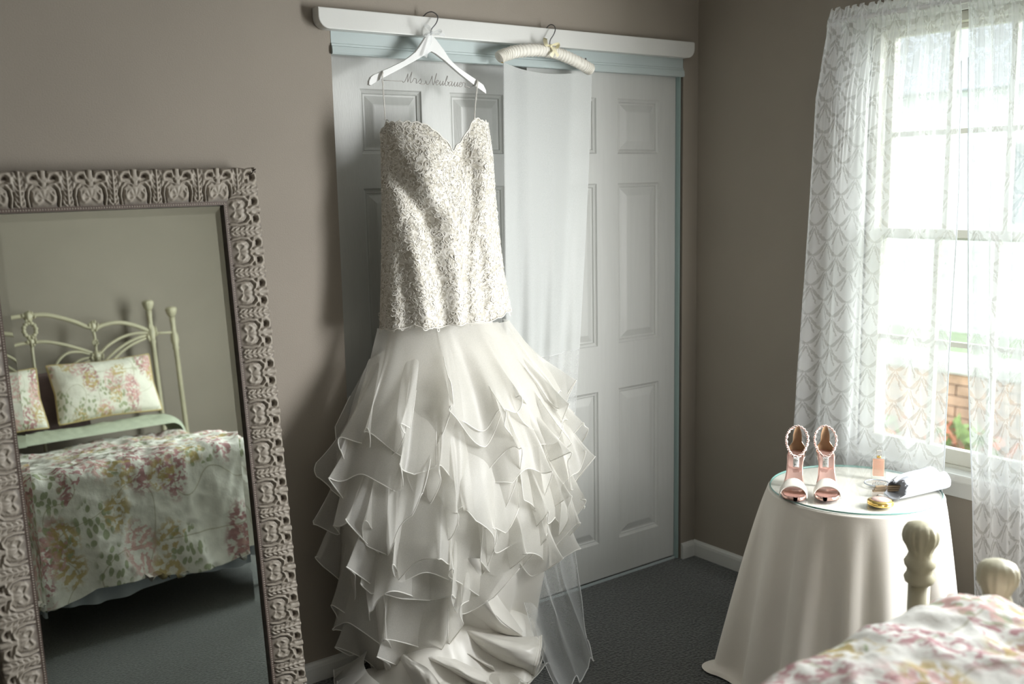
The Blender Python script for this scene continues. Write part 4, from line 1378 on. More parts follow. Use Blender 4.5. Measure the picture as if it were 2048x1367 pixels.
# ------------------------------------------------------------------ hangers
M_hwhite = pbr('white_lacquered_wood', (0.80, 0.81, 0.80), 0.35, var=0.03, vscale=20)
M_wire = pbr('dark_hook_wire', (0.20, 0.20, 0.21), 0.3, metal=0.9)
M_silver = pbr('silver_wire', (0.26, 0.245, 0.225), 0.35, metal=0.7)
M_organza_bow = sheer('organza_ribbon', (0.90, 0.92, 0.93), 0.5, 0.45)
HY = -0.066
hang = thing('wooden_hanger', 'white wooden hanger with a wire name, hooked over the valance above the dress', 'hanger', tuple(atY(862, 66, HY)))
hp = [(862.4, 70), (869, 75), (874.9, 82), (888, 99.6), (898.3, 115.7), (904.6, 123), (920, 137), (954, 159.7), (967, 169.4), (972.3, 180), (972.8, 187.7), (951.9, 172.6), (920, 147.5), (888.5, 120), (872, 107.5), (863.2, 102.5),
      (855, 107), (835.3, 118.6), (800, 138), (766.5, 155.3), (741.6, 170.5), (738, 169), (738.6, 161), (742, 154), (747.4, 149.4), (759, 144.3), (782, 134), (807.5, 121.6), (820, 113), (831, 104), (838, 95), (842.6, 87.9), (851.4, 74), (857, 70)]
m = MB(); poly_prism(m, [atY(x, y, HY - 0.006) for x, y in hp], (0, 0.012, 0), 0.0015); m.obj('hanger_arms', M_hwhite, hang, False)
hk = [(861.5, 72, HY), (861.8, 62, HY), (864, 57, HY), (872, 46.9, HY), (875.6, 36, HY + 0.004), (872, 28, HY + 0.012), (863, 23.6, HY + 0.022), (854, 26.0, HY + 0.032), (849, 30.5, HY + 0.040), (846.5, 33.5, HY + 0.046)]
m = MB(); tube(m, catmull([atY(x, y, yy) for x, y, yy in hk], 50), 0.0018, 8); m.obj('hook', M_wire, hang)


def bow(root, c, mat, loops, tails, wd, name='ribbon_bow'):
    m = MB()
    for L in loops:
        pl = catmull([np.array(c) + np.array(p_) for p_ in [(0, -0.004, 0)] + L + [(0, -0.004, 0)]], 26)
        n_ = len(pl)
        w_ = wd * (0.35 + 0.65 * np.sin(PI * np.linspace(0, 1, n_)))
        T_ = np.gradient(pl, axis=0); T_ /= np.linalg.norm(T_, axis=1)[:, None]
        N_ = np.cross(T_, [0.25, 1, 0.15]); N_ /= np.linalg.norm(N_, axis=1)[:, None]
        N_ = N_ * 0.55 + np.array([0, -0.8, 0.1])
        grid(m, np.stack([pl - N_ * w_[:, None] / 2, pl + N_ * w_[:, None] / 2], 1))
    for L in tails:
        pl = catmull([np.array(c) + np.array(p_) for p_ in L], 22)
        T_ = np.gradient(pl, axis=0); T_ /= np.linalg.norm(T_, axis=1)[:, None]
        N_ = np.cross(T_, [0, 1, 0]); w_ = wd * np.linspace(0.35, 1.0, 22)
        grid(m, np.stack([pl - N_ * w_[:, None] / 2, pl + N_ * w_[:, None] / 2], 1))
    k = MB(); lathe(k, [(0.0005, -0.006), (0.005, -0.004), (0.006, 0), (0.005, 0.004), (0.0005, 0.006)], tuple(np.array(c) + [0, -0.006, 0]), 10)
    o = m.obj(name, mat, root)
    k.obj('knot', mat, o)


bc = atY(861, 66, HY - 0.006)
bow(hang, bc, M_organza_bow, [[(-0.022, -0.012, 0.010), (-0.030, -0.012, 0.020), (-0.012, -0.010, 0.016)], [(0.020, -0.012, 0.008), (0.030, -0.010, 0.004), (0.016, -0.010, -0.004)], [(-0.020, -0.012, -0.004), (-0.024, -0.010, -0.010), (-0.008, -0.008, -0.006)]],
    [[(0, -0.006, 0), (-0.006, -0.012, -0.02), (-0.016, -0.013, -0.045), (-0.030, -0.013, -0.075)], [(0, -0.006, 0), (0.02, -0.012, -0.002), (0.045, -0.012, -0.006)]], 0.012)

# wire lettering hung between the arms
LT = {'M': [(-.25, .10), (-.15, -.02), (.0, .05), (.12, .5), (.20, 1.0), (.24, .6), (.30, .1), (.34, .12), (.45, .7), (.56, 1.25), (.55, .7), (.55, .2), (.62, 0), (.75, .12), (.85, .42)],
      'r': [(0, .42), (.03, .5), (.10, .48), (.22, .46), (.26, .3), (.28, .06), (.36, 0), (.46, .12)],
      's': [(0, .12), (.12, .38), (.17, .52), (.20, .40), (.28, .18), (.22, .0), (.10, .04), (.20, -.02), (.42, -.05), (.60, .0), (.70, .22), (.64, .34)],
      'N': [(-.22, .10), (-.14, -.04), (.02, .02), (.14, .45), (.22, .98), (.27, .6), (.42, .06), (.50, .0), (.56, .5), (.62, 1.25), (.60, 1.2), (.55, .6)],
      'e': [(0, .18), (.14, .28), (.22, .44), (.14, .52), (.03, .36), (.04, .10), (.16, .0), (.32, .16)],
      'u': [(0, .16), (.10, .48), (.08, .2), (.14, .0), (.26, .1), (.36, .48), (.34, .2), (.40, .02), (.52, .18)],
      'b': [(0, .18), (.14, .62), (.20, 1.0), (.12, 1.02), (.07, .6), (.08, .12), (.18, .0), (.32, .1), (.34, .36), (.24, .44), (.40, .36)],
      'a': [(0, .36), (.16, .5), (.26, .48), (.10, .44), (.02, .2), (.10, .0), (.24, .14), (.32, .48), (.30, .16), (.38, .0), (.50, .18)]}
wl = MB()
pen = [(766, 160.5), (792, 162)]
u0 = 27.0          # pixel height of a small unit
strokes = []
xx = 809.0
for word, gap in (('Mrs', 7), ('Neubauer', 0)):
    for ch in word:
        g_ = LT[ch]
        sc_x = {'M': 20, 'N': 20}.get(ch, 22 if word == 'Mrs' else 20.5)
        for a_, b_ in g_:
            px_ = xx + a_ * sc_x + b_ * 3
            base = 164.0 + (px_ - 806) * 0.084
            pen.append((px_, base - b_ * (17.5 if ch in 'MN' else 18.5)))
        xx += {'M': 17, 'N': 14}.get(ch, g_[-1][0] * sc_x)
    xx += gap
pen += [(940, 175), (948, 170.5)]
tube(wl, catmull([atY(x, y, HY - 0.002) for x, y in pen], len(pen) * 5), 0.0011, 5)
wl.obj('wire_lettering', M_silver, hang)

# padded satin hanger
M_padded = pbr('cream_satin_padding', (0.80, 0.775, 0.70), 0.45, sheen=0.2, bump=0.05, bscale=150)
M_cream_bow = pbr('pale_yellow_satin', (0.80, 0.75, 0.52), 0.35)
PY = -0.068
ph_ = thing('padded_hanger', 'cream padded satin hanger with a bow, hooked over the valance beside the dress', 'hanger', tuple(atY(1100, 95, PY)))
ctr = catmull([atY(x, y, PY) for x, y in [(996, 117), (1001, 113.5), (1012, 108.8), (1033.7, 103), (1066, 100), (1092.8, 101.5), (1114, 106.6), (1141, 117.3), (1168, 131.0), (1181, 139), (1186, 142.5)]], 220)
s_ = np.linspace(0, 1, 220)
rad = 0.0185 * np.clip(np.minimum(s_ / 0.05, (1 - s_) / 0.10), 0, 1) ** 0.5 + 0.0015
seg = 22
base = MB()
T_ = np.gradient(ctr, axis=0); T_ /= np.linalg.norm(T_, axis=1)[:, None]
N_ = np.cross(T_, [0, 1.0, 0]); N_ /= np.linalg.norm(N_, axis=1)[:, None]
q = np.arange(seg) / seg * 2 * PI
gath = 1 + (0.10 * np.sin(s_[:, None] * 2 * PI * 46 + 2.5 * vnoise(s_[:, None] * 14, q[None] * 1.2)) * (0.4 + vnoise(s_[:, None] * 30, q[None] * 1.6)) + 0.06 * (vnoise(s_[:, None] * 18, q[None] * 2 + 7) - 0.5)) * np.clip(np.minimum(s_, 1 - s_) / 0.12, 0, 1)[:, None]
Pq = ctr[:, None] + rad[:, None, None] * gath[..., None] * (np.cos(q)[None, :, None] * N_[:, None] + np.sin(q)[None, :, None] * np.array([0, 0.9, 0]))
grid(base, Pq, cv=True); base.F.append(tuple(range(seg))); base.F.append(tuple((219) * seg + k for k in range(seg))[::-1])
base.obj('padded_arms', M_padded, ph_)
hk = [(1098.5, 96, PY), (1099.5, 86, PY), (1101, 79, PY), (1106, 71.5, PY), (1109.5, 64, PY), (1110.5, 57, PY + 0.006), (1108, 51.5, PY + 0.014), (1102.5, 49.2, PY + 0.026), (1097, 51.5, PY + 0.038), (1093, 56.5, PY + 0.046)]
m = MB(); tube(m, catmull([atY(x, y, yy) for x, y, yy in hk], 50), 0.0018, 8); m.obj('hook', M_wire, ph_)
bow(ph_, atY(1099, 92, PY - 0.014), M_cream_bow, [[(-0.014, -0.010, 0.014), (-0.026, -0.010, 0.022), (-0.022, -0.010, 0.002)], [(0.016, -0.010, 0.006), (0.030, -0.008, 0.006), (0.024, -0.008, -0.006)]],
    [[(0, -0.006, 0), (0.012, -0.014, -0.016), (0.026, -0.014, -0.034)], [(0, -0.006, 0), (0.006, -0.014, -0.018), (-0.004, -0.013, -0.036)]], 0.014)
for x, y in ((1018.5, 98.5), (1171.5, 119.5)):
    c = atY(x, y, PY - 0.002)
    m = MB(); lathe(m, [(0.0005, 0.0), (0.003, 0.001), (0.0035, 0.004), (0.002, 0.006), (0.0005, 0.0065)], tuple(c), 10); m.obj('button', M_wire, ph_)
m = MB(); lathe(m, [(0.0005, -0.006), (0.004, -0.004), (0.005, 0), (0.003, 0.004), (0.0005, 0.005)], tuple(atY(1005, 122.5, PY - 0.004)), 10); m.obj('end_charm', M_gold, ph_)

# ------------------------------------------------------------------ wedding dress
M_lacecloth = None


def lace_mat():
    m, nt, out = newmat('ivory_beaded_lace')
    b = nt.nodes.new('ShaderNodeBsdfPrincipled')
    b.inputs['Roughness'].default_value = 0.6
    b.inputs['Sheen Weight'].default_value = 0.2
    nt.links.new(b.outputs[0], out.inputs[0])
    tc = nt.nodes.new('ShaderNodeTexCoord')
    n = node(nt, 'ShaderNodeTexNoise', Scale=38.0, Detail=2.0, Distortion=2.5)
    nt.links.new(tc.outputs['Object'], n.inputs['Vector'])
    v = node(nt, 'ShaderNodeTexVoronoi', Scale=110.0)
    nt.links.new(tc.outputs['Object'], v.inputs['Vector'])
    f = X(nt, n.outputs[0]).step(0.40, 0.60)
    nt.links.new(mixc(nt, f, (0.47, 0.44, 0.37), (0.73, 0.705, 0.645)), b.inputs['Base Color'])
    hgt = X(nt, n.outputs[0]) + X(nt, v.outputs['Distance']) * 0.5
    bp = node(nt, 'ShaderNodeBump', Strength=0.25, Distance=0.005)
    nt.links.new(hgt.k, bp.inputs['Height'])
    nt.links.new(bp.outputs[0], b.inputs['Normal'])
    return m


M_lacecloth = lace_mat()
M_cord = pbr('ivory_embroidery_cord', (0.80, 0.775, 0.715), 0.5, sheen=0.2)
M_bead = pbr('silver_bead', (0.93, 0.915, 0.88), 0.12, metal=0.15, spec=0.9)
M_underskirt = pbr('ivory_duchess_satin', (0.74, 0.72, 0.67), 0.33, sheen=0.15)
M_organza = sheer('ivory_organza', (0.84, 0.83, 0.79), 0.50, 0.56, 0.03, 0.30)
M_hem = sheer('organza_rolled_hem', (0.95, 0.94, 0.90), 0.88, 0.35, 0.08, 0.1)

dress = thing('wedding_dress', 'ivory strapless wedding gown, beaded lace bodice and tiered organza skirt, hanging on the closet', 'dress', (-1.30, -0.12, 1.75))
YC = -0.125
zk = np.array([1.05, 1.13, 1.28, 1.44, 1.60, 1.70, 1.80])
xl = np.array([-1.548, -1.530, -1.518, -1.507, -1.502, -1.499, -1.497])
xr = np.array([-1.020, -1.050, -1.080, -1.096, -1.112, -1.120, -1.130])
bdep = np.array([0.125, 0.122, 0.112, 0.098, 0.098, 0.092, 0.080])

CREASES = [  # polyline in (x, z), width, depth (inward negative)
    ([(772, 258), (797, 335), (835, 405), (858, 440)], 0.024, -0.026), ([(800, 285), (832, 345), (870, 415)], 0.022, 0.007),
    ([(800, 415), (832, 540), (846, 680)], 0.024, 0.016), ([(858, 440), (874, 560), (884, 680)], 0.022, -0.015), ([(775, 470), (786, 560), (790, 680)], 0.022, 0.010),
    ([(812, 450), (812, 560), (816, 680)], 0.016, -0.008), ([(893, 430), (903, 560), (905, 680)], 0.022, 0.011), ([(945, 330), (938, 440), (925, 560), (924, 680)], 0.021, -0.014),
    ([(962, 380), (975, 520), (990, 680)], 0.026, 0.012), ([(955, 500), (958, 680)], 0.016, -0.006)]
CRS = [([tuple(atY(x, y, -0.21)[[0, 2]]) for x, y in pl], w_, a_) for pl, w_, a_ in CREASES]


def bodice_xyz(phi, z):
    """phi 0 at the front, +-pi at the back"""
    L, R, D = np.interp(z, zk, xl), np.interp(z, zk, xr), np.interp(z, zk, bdep)
    cx, a = (L + R) / 2, (R - L) / 2
    x = cx + a * np.sin(phi)
    cf = np.cos(phi)
    dep = np.where(cf > 0, D, 0.065)
    y = YC - dep * np.sign(cf) * np.abs(cf) ** 0.8
    front = np.clip(cf * 3, 0, 1)
    off = 0.0
    for c0, z0, r0, am in ((-1.405, 1.625, 0.065, 0.030), (-1.195, 1.635, 0.055, 0.026)):
        off = off + am * np.exp(-(((x - c0) / r0) ** 2 + ((z - z0) / 0.085) ** 2))
    off = off - 0.020 * np.exp(-((x + 1.268) / 0.030) ** 2 - ((z - 1.65) / 0.06) ** 2)
    for pl, w_, am in CRS:
        d, t = seg_dist(x, z, pl)
        off = off + 0.78 * am * np.exp(-(d / w_) ** 2)
    off = off + 0.006 * (fbm(x * 22, z * 14, 3) - 0.5)
    y = y - off * front
    return np.stack([x, y, z + 0 * x], -1)


nk = [(755, 243), (763, 244), (790, 244), (815, 244), (838, 247), (853, 256), (866, 269), (878, 280), (886, 290), (893, 301), (899, 302), (906, 292), (916, 283), (924, 270), (931, 258), (938, 248), (947, 239), (958, 238), (966, 242), (975, 246)]
nkp = np.array([atY(x, y, -0.19)[[0, 2]] for x, y in nk])
hm = [(745, 664), (752, 668), (768, 676), (780, 677), (795, 668), (812, 663), (830, 655), (850, 659), (870, 659), (890, 654), (910, 651), (930, 650), (950, 645), (970, 646), (990, 640), (1010, 634), (1025, 628)]
hmp = np.array([atY(x, y, -0.23)[[0, 2]] for x, y in hm])
nph, nz_ = 300, 170
phi = (np.arange(nph) / nph * 2 * PI - PI)[:, None]
xa = bodice_xyz(phi, np.full_like(phi, 1.70))[..., 0]
fr = np.clip(np.cos(phi) * 6, 0, 1)
zt = fr * np.interp(xa, nkp[:, 0], nkp[:, 1]) + (1 - fr) * (1.61 + 0.12 * np.abs(np.sin(phi)) ** 6)
zt = zt + 0.006 * np.abs(np.sin(phi * 17)) - 0.003
xb = bodice_xyz(phi, np.full_like(phi, 1.11))[..., 0]
zb = np.interp(xb, hmp[:, 0], hmp[:, 1]) + 0.008 - 0.005 * np.abs(np.sin(phi * 11 + 0.6 * np.sin(3 * phi)))
tt = np.linspace(0, 1, nz_)[None, :]
Z = zb + (zt - zb) * tt
P = bodice_xyz(phi + 0 * Z, Z)
m = MB(); grid(m, P, cu=True); bod = m.obj('bodice', M_lacecloth, dress)
md = bod.modifiers.new('thick', 'SOLIDIFY'); md.thickness = 0.003; md.offset = -1
# scalloped corded edges
m = MB(); tube(m, P[:, -1] + [0, -0.001, 0], 0.0022, 6, closed=True); m.obj('neckline_trim', M_cord, dress)
m = MB(); tube(m, P[:, 0] + [0, -0.002, 0], 0.0018, 6, closed=True); m.obj('lace_hem_trim', M_cord, dress)
# corded embroidery and beads on the front
fi = np.where(np.cos(phi[:, 0]) > -0.05)[0]
du = np.gradient(P, axis=0); dv = np.gradient(P, axis=1)
NRM = np.cross(du, dv); NRM /= np.linalg.norm(NRM, axis=2)[..., None] + 1e-9
NRM = np.where((NRM[..., 1:2] > 0) & (np.cos(phi)[:, :, None] > 0.2), -NRM, NRM)
Tu = du / (np.linalg.norm(du, axis=2)[..., None] + 1e-9); Tv = dv / (np.linalg.norm(dv, axis=2)[..., None] + 1e-9)


def pick(edge=False):
    i = int(rng.choice(fi))
    j = int(rng.integers(0, nz_))
    return i, j


m = MB()
GV, GF, gn = [], [], 0
for k in range(2300):
    i, j = pick()
    c, n_, tu, tv = P[i, j], NRM[i, j], Tu[i, j], Tv[i, j]
    a0 = rng.random() * 2 * PI
    typ = k % 3
    L_ = 0.006 + 0.011 * rng.random()
    tq = np.linspace(0, 1, 8)
    if typ == 0:   # leaf loop
        ang = tq * 2 * PI
        lx, ly = L_ * (0.5 - 0.5 * np.cos(ang)), 0.45 * L_ * np.sin(ang) * np.sin(ang / 2)
    elif typ == 1:  # curl
        ang = tq * 4.2
        rr_ = L_ * 0.55 * (1 - 0.6 * tq)
        lx, ly = rr_ * np.cos(ang), rr_ * np.sin(ang)
    else:          # frond
        lx, ly = L_ * 1.4 * tq, L_ * 0.5 * np.sin(tq * 2.6)
    x_ = lx * math.cos(a0) - ly * math.sin(a0); y_ = lx * math.sin(a0) + ly * math.cos(a0)
    pl = c + x_[:, None] * tu + y_[:, None] * tv + n_ * 0.0008
    w_ = np.array([0.0006 + 0.0008 * math.sin(PI * t) for t in tq])
    T_ = np.gradient(pl, axis=0); T_ /= np.linalg.norm(T_, axis=1)[:, None] + 1e-9
    B_ = np.cross(T_, n_)
    V = np.stack([pl - B_ * w_[:, None], pl + n_ * w_[:, None] * 0.8, pl + B_ * w_[:, None]], 1)
    m.add(V.reshape(-1, 3), grid_faces(8, 3))
o = m.obj('lace_embroidery', M_cord, bod); o['kind'] = 'stuff'
g = MB()
bp_ = []
for k in range(1500):
    i, j = pick()
    if rng.random() < 0.55: j = int(np.clip(nz_ - 1 - abs(rng.normal()) * 55, 0, nz_ - 1))
    bp_.append(P[i, j] + NRM[i, j] * 0.0022)
for i in fi[::2]:
    bp_.append(P[i, -2] + NRM[i, -2] * 0.002); bp_.append(P[i, -7] + NRM[i, -7] * 0.002); bp_.append(P[i, 1] + NRM[i, 1] * 0.002)
gems(g, bp_, 0.0017, 1.0)
o = g.obj('beads', M_bead, bod, False); o['kind'] = 'stuff'
# beaded spaghetti straps over the hanger arms
for pts in ([(766, 145, HY - 0.010), (764, 152, HY - 0.012), (765.5, 175, HY - 0.02), (768, 205, -0.10), (770, 240, -0.115)], [(955, 162, HY - 0.010), (954, 170, HY - 0.012), (952, 190, HY - 0.02), (949.5, 215, -0.10), (948, 244, -0.125)]):
    pl = catmull([atY(*p_) for p_ in pts], 40)
    back = np.array([pl[0] + [0, 0.006 + 0.004 * k, 0.003 - 0.006 * k] for k in range(4)])
    pl = np.concatenate([back[::-1], pl])
    m = MB(); tube(m, pl, 0.0040, 8, sq=(1.0, 0.35)); st = m.obj('strap', M_underskirt, dress)
    g = MB(); gems(g, [p_ + [dx, -0.0028, 0] for p_ in catmull(pl[5:], 70) for dx in (-0.0015, 0.0015)], 0.0014, 0.6); o = g.obj('strap_beads', M_bead, st, False); o['kind'] = 'stuff'

# ---- skirt
sz = np.array([0.0, 0.15, 0.30, 0.50, 0.73, 0.92, 1.04, 1.12, 1.20])
scx = np.array([-1.27, -1.275, -1.268, -1.262, -1.250, -1.260, -1.274, -1.285, -1.288])
sA = np.array([0.36, 0.395, 0.425, 0.448, 0.420, 0.350, 0.283, 0.243, 0.225])
sD = np.array([0.215, 0.235, 0.27, 0.285, 0.250, 0.200, 0.155, 0.125, 0.115])


def skirt_xyz(phi, z, out=0.0):
    cx, A_, D_ = np.interp(z, sz, scx), np.interp(z, sz, sA) + out, np.interp(z, sz, sD) + out
    sn, cs = np.sin(phi), np.cos(phi)
    y = np.where(cs > 0, -0.085 - D_ * np.sign(cs) * np.abs(cs) ** 0.85, -0.085 - 0.055 * cs)
    return np.stack([cx + A_ * sn, y, z + 0 * cx], -1)


nph, nz_ = 260, 60
phi = (np.arange(nph) / nph * 2 * PI - PI)[:, None]
Zs = np.linspace(1.15, 0.012, nz_)[None, :]
kf = np.clip((0.75 - Zs) / 0.7, 0, 1)
fold = (0.020 * np.sin(9 * phi + 1.2 * np.sin(2 * phi)) + 0.012 * np.sin(17 * phi + 2)) * kf
Ps = skirt_xyz(phi + 0 * Zs, Zs + 0 * phi, -0.055 + fold)
Ps[..., 1] = np.minimum(Ps[..., 1], -0.014)
m = MB(); grid(m, Ps, cu=True); m.obj('satin_underskirt', M_underskirt, dress)


def ruffle(p0, p1, z0, z1, ln, flare, nw, amp, seed, lift=0.0, ns=170, nt=20, lnv=0.13):
    """one organza flounce: sewn on between two angles, fluted and flaring to a rolled hem"""
    r_ = np.random.default_rng(seed)
    ph = r_.random(8) * 6.28
    s_ = np.linspace(0, 1, ns)[:, None]
    t_ = np.linspace(0, 1, nt)[None, :]
    base = math.radians(p0) + (math.radians(p1 - p0)) * s_
    zc = z0 + (z1 - z0) * s_ + (0.012 * np.sin(7 * s_ + ph[0]) + 0.022 * (vnoise(s_ * abs(p1 - p0) / 42 + 7.3 * seed, s_ * 0 + 2.2) - 0.5)) * (0 if z0 > 1.1 else 1)
    ends = np.clip(np.minimum(s_, 1 - s_) / 0.10, 0, 1)
    L_ = ln * (1 + lnv * (0.6 * np.sin(2 * PI * s_ * 1.3 + ph[1]) + 0.5 * np.sin(2 * PI * s_ * 2.9 + ph[2]))) * (0.80 + 0.20 * ends)
    w_ = 2 * PI * nw * s_ + ph[3] + 0.9 * np.sin(2 * PI * s_ * 2 + ph[4])
    k = t_ ** 1.25
    wav = np.sin(w_) + 0.35 * np.sin(2.1 * w_ + ph[5])
    out = lift + (flare * t_ ** 1.15 + amp * k * wav * (0.7 + 0.6 * vnoise(s_ * nw * 0.9 + seed, s_ * 0 + 0.5)))
    z = zc - L_ * t_ * (0.96 - 0.15 * wav * t_ ** 1.5)
    rad = np.interp(z, sz, sA) + 0.05
    dphi = (0.50 + 0.75 * vnoise(s_ * nw * 1.1 + 3.1 * seed, s_ * 0 + 4.4)) * math.radians(p1 - p0) / (2 * PI * nw) * k * np.cos(w_ + 0.4) + 0.02 * k * np.sin(2 * PI * s_ * 1.1 + ph[6])
    P = skirt_xyz(base + dphi, np.maximum(z, 0.008), out)
    P[..., 1] = np.minimum(P[..., 1], -0.012 - 0.012 * vnoise(s_ * 20, t_ * 4 + 0 * s_))
    m = MB(); grid(m, P)
    o = m.obj('ruffle', M_organza, dress)
    h = MB(); tube(h, P[:, -1], 0.0017, 5); tube(h, P[0, nt // 2:], 0.0013, 5); tube(h, P[-1, nt // 2:], 0.0013, 5)
    h.obj('rolled_hem', M_hem, o)
    return o


RUF = [
    # p0   p1   z0    z1    len   flare waves amp
    (-105, -24, 0.32, 0.37, 0.27, 0.048, 2.5, 0.040, 1), (-105, -10, 0.45, 0.49, 0.30, 0.050, 2.8, 0.040, 2),
    (-105, 8, 0.56, 0.62, 0.32, 0.052, 3.2, 0.040, 3), (12, 105, 0.58, 0.50, 0.28, 0.052, 2.7, 0.040, 5),
    (-70, 34, 0.62, 0.72, 0.34, 0.036, 2.6, 0.038, 4), (-6, 105, 0.68, 0.60, 0.31, 0.050, 3.2, 0.040, 6),
    (-105, -20, 0.66, 0.73, 0.31, 0.064, 2.6, 0.044, 7), (-64, 14, 0.74, 0.86, 0.40, 0.034, 2.0, 0.038, 8),
    (14, 105, 0.80, 0.68, 0.31, 0.058, 2.7, 0.040, 9), (-22, 60, 0.82, 0.74, 0.34, 0.036, 2.2, 0.036, 10),
    (-105, -30, 0.78, 0.87, 0.29, 0.066, 2.3, 0.044, 11), (-72, 4, 0.86, 0.95, 0.40, 0.032, 2.0, 0.036, 12),
    (24, 105, 0.90, 0.80, 0.29, 0.058, 2.5, 0.040, 13), (-6, 70, 0.94, 0.86, 0.31, 0.038, 2.2, 0.036, 14),
    (-105, -28, 0.92, 0.99, 0.28, 0.058, 2.4, 0.040, 15), (-44, 30, 0.97, 0.97, 0.28, 0.032, 2.2, 0.032, 16),
    (34, 105, 0.99, 0.91, 0.27, 0.058, 2.2, 0.040, 17), (0, 80, 1.03, 0.96, 0.26, 0.036, 2.3, 0.032, 18),
    (-105, -38, 1.03, 1.08, 0.27, 0.055, 2.0, 0.036, 19), (32, 105, 1.08, 1.04, 0.27, 0.058, 2.2, 0.036, 20),
    (-88, 2, 1.13, 1.13, 0.31, 0.036, 2.1, 0.028, 21), (-22, 40, 1.13, 1.12, 0.27, 0.030, 1.8, 0.024, 22), (14, 96, 1.12, 1.11, 0.29, 0.040, 2.2, 0.028, 23)]
for k, (p0, p1, z0, z1, ln, fl, nw, am, sd_) in enumerate(RUF):
    ruffle(p0, p1, z0, z1, ln, fl, nw, am, sd_ + 40, lift=-0.050 + 0.0024 * k)

# ---- satin train pooled on the carpet
x_ = np.linspace(-1.80, -0.97, 230)[:, None]
y_ = np.linspace(-0.66, -0.10, 170)[None, :]
xg, yg = x_ + 0 * y_, y_ + 0 * x_
out_pts = [tuple(atZ(px, py, 0.02)[:2]) for px, py in [(745, 1300), (705, 1345), (735, 1385), (820, 1405), (930, 1400), (1010, 1385), (1064, 1350), (1086, 1300), (1085, 1270), (1040, 1225), (1010, 1195), (985, 1150)]]


def inside(x, y, poly):
    c = np.zeros(x.shape, bool)
    n = len(poly)
    for i in range(n):
        (xa_, ya_), (xb_, yb_) = poly[i], poly[(i + 1) % n]
        cond = ((ya_ > y) != (yb_ > y)) & (x < (xb_ - xa_) * (y - ya_) / (yb_ - ya_ + 1e-12) + xa_)
        c ^= cond
    return c


def ridge(pl, w0, w1, h, sharp=1.0):
    pts = [tuple(atZ(px, py, 0.04)[:2]) for px, py in pl]
    d, t = seg_dist(xg, yg, pts)
    w_ = w0 + (w1 - w0) * t
    return h * np.exp(-(d / w_) ** 2 * sharp) * np.clip(np.minimum((1 - t) / 0.08 + 0.55, 1), 0, 1)


ramp = 0.14 * np.exp(-((np.maximum(yg, -0.62) + 0.23) / 0.10) ** 2) * np.exp(-((xg + 1.30) / 0.30) ** 4)
H = ramp
RG = [([(870, 1190), (960, 1262), (1030, 1285), (1088, 1290)], 0.045, 0.050, 0.085), ([(872, 1225), (940, 1300), (1000, 1325), (1062, 1338)], 0.028, 0.042, 0.060), ([(760, 1250), (812, 1300), (850, 1340), (905, 1385)], 0.040, 0.050, 0.070),
      ([(940, 1120), (985, 1190), (1020, 1235), (1046, 1258)], 0.050, 0.022, 0.120), ([(850, 1270), (885, 1325), (950, 1390)], 0.020, 0.028, 0.060), ([(745, 1230), (728, 1300), (745, 1390)], 0.045, 0.045, 0.060),
      ([(905, 1290), (985, 1365)], 0.016, 0.020, 0.045), ([(820, 1210), (838, 1280)], 0.03, 0.02, 0.09)]
for a_ in RG: H = np.maximum(H, 0.45 * ridge(*a_)) + 0.25 * np.minimum(H, 0.45 * ridge(*a_))
H = H + 0.010 * (fbm(xg * 9, yg * 9) - 0.4) + 0.008
msk = inside(xg, yg, out_pts)
# soft drop to the carpet at the outline
dmin, _ = seg_dist(xg, yg, out_pts + out_pts[:1])
sdist = np.where(msk, dmin, -dmin)
H = np.maximum(H * np.clip((sdist + 0.004) / 0.030, 0, 1) ** 0.6, 0.003)
keep = sdist > -0.003
idx = -np.ones(xg.shape, int)
f_ = grid_faces(*xg.shape)
kf_ = keep.ravel()[f_].all(1)
used = np.unique(f_[kf_])
mp_ = -np.ones(xg.size, int); mp_[used] = np.arange(len(used))
m = MB(); m.add(np.stack([xg, yg, H], -1).reshape(-1, 3)[used], mp_[f_[kf_]]); tr_ = m.obj('satin_train', M_underskirt, dress)
oc = catmull([(p_[0], p_[1]) for p_ in out_pts], 150)
m = MB(); tube(m, np.concatenate([oc, np.full((150, 1), 0.005)], 1), 0.003, 6); m.obj('hem_edge', M_cord, tr_)


def sheet(rows, nu=70, nv=44, wob=0.0, seed=0):
    """smooth cloth through a net of points (rows of equal length)"""
    R_ = np.array(rows, float)
    A_ = np.stack([catmull(R_[:, j], nu) for j in range(R_.shape[1])], 1)
    B_ = np.stack([catmull(A_[i_], nv) for i_ in range(nu)], 0)
    if wob:
        u_, v_ = np.meshgrid(np.linspace(0, 1, nu), np.linspace(0, 1, nv), indexing='ij')
        B_[..., 2] += wob * (fbm(u_ * 5 + seed, v_ * 6, 3) - 0.5) * np.minimum(1, 8 * v_ * (1 - v_))
    B_[..., 2] = np.maximum(B_[..., 2], 0.004)
    B_[..., 1] = np.minimum(B_[..., 1], -0.016)
    return B_


zz_ = lambda *L: [atZ(*p_) for p_ in L]
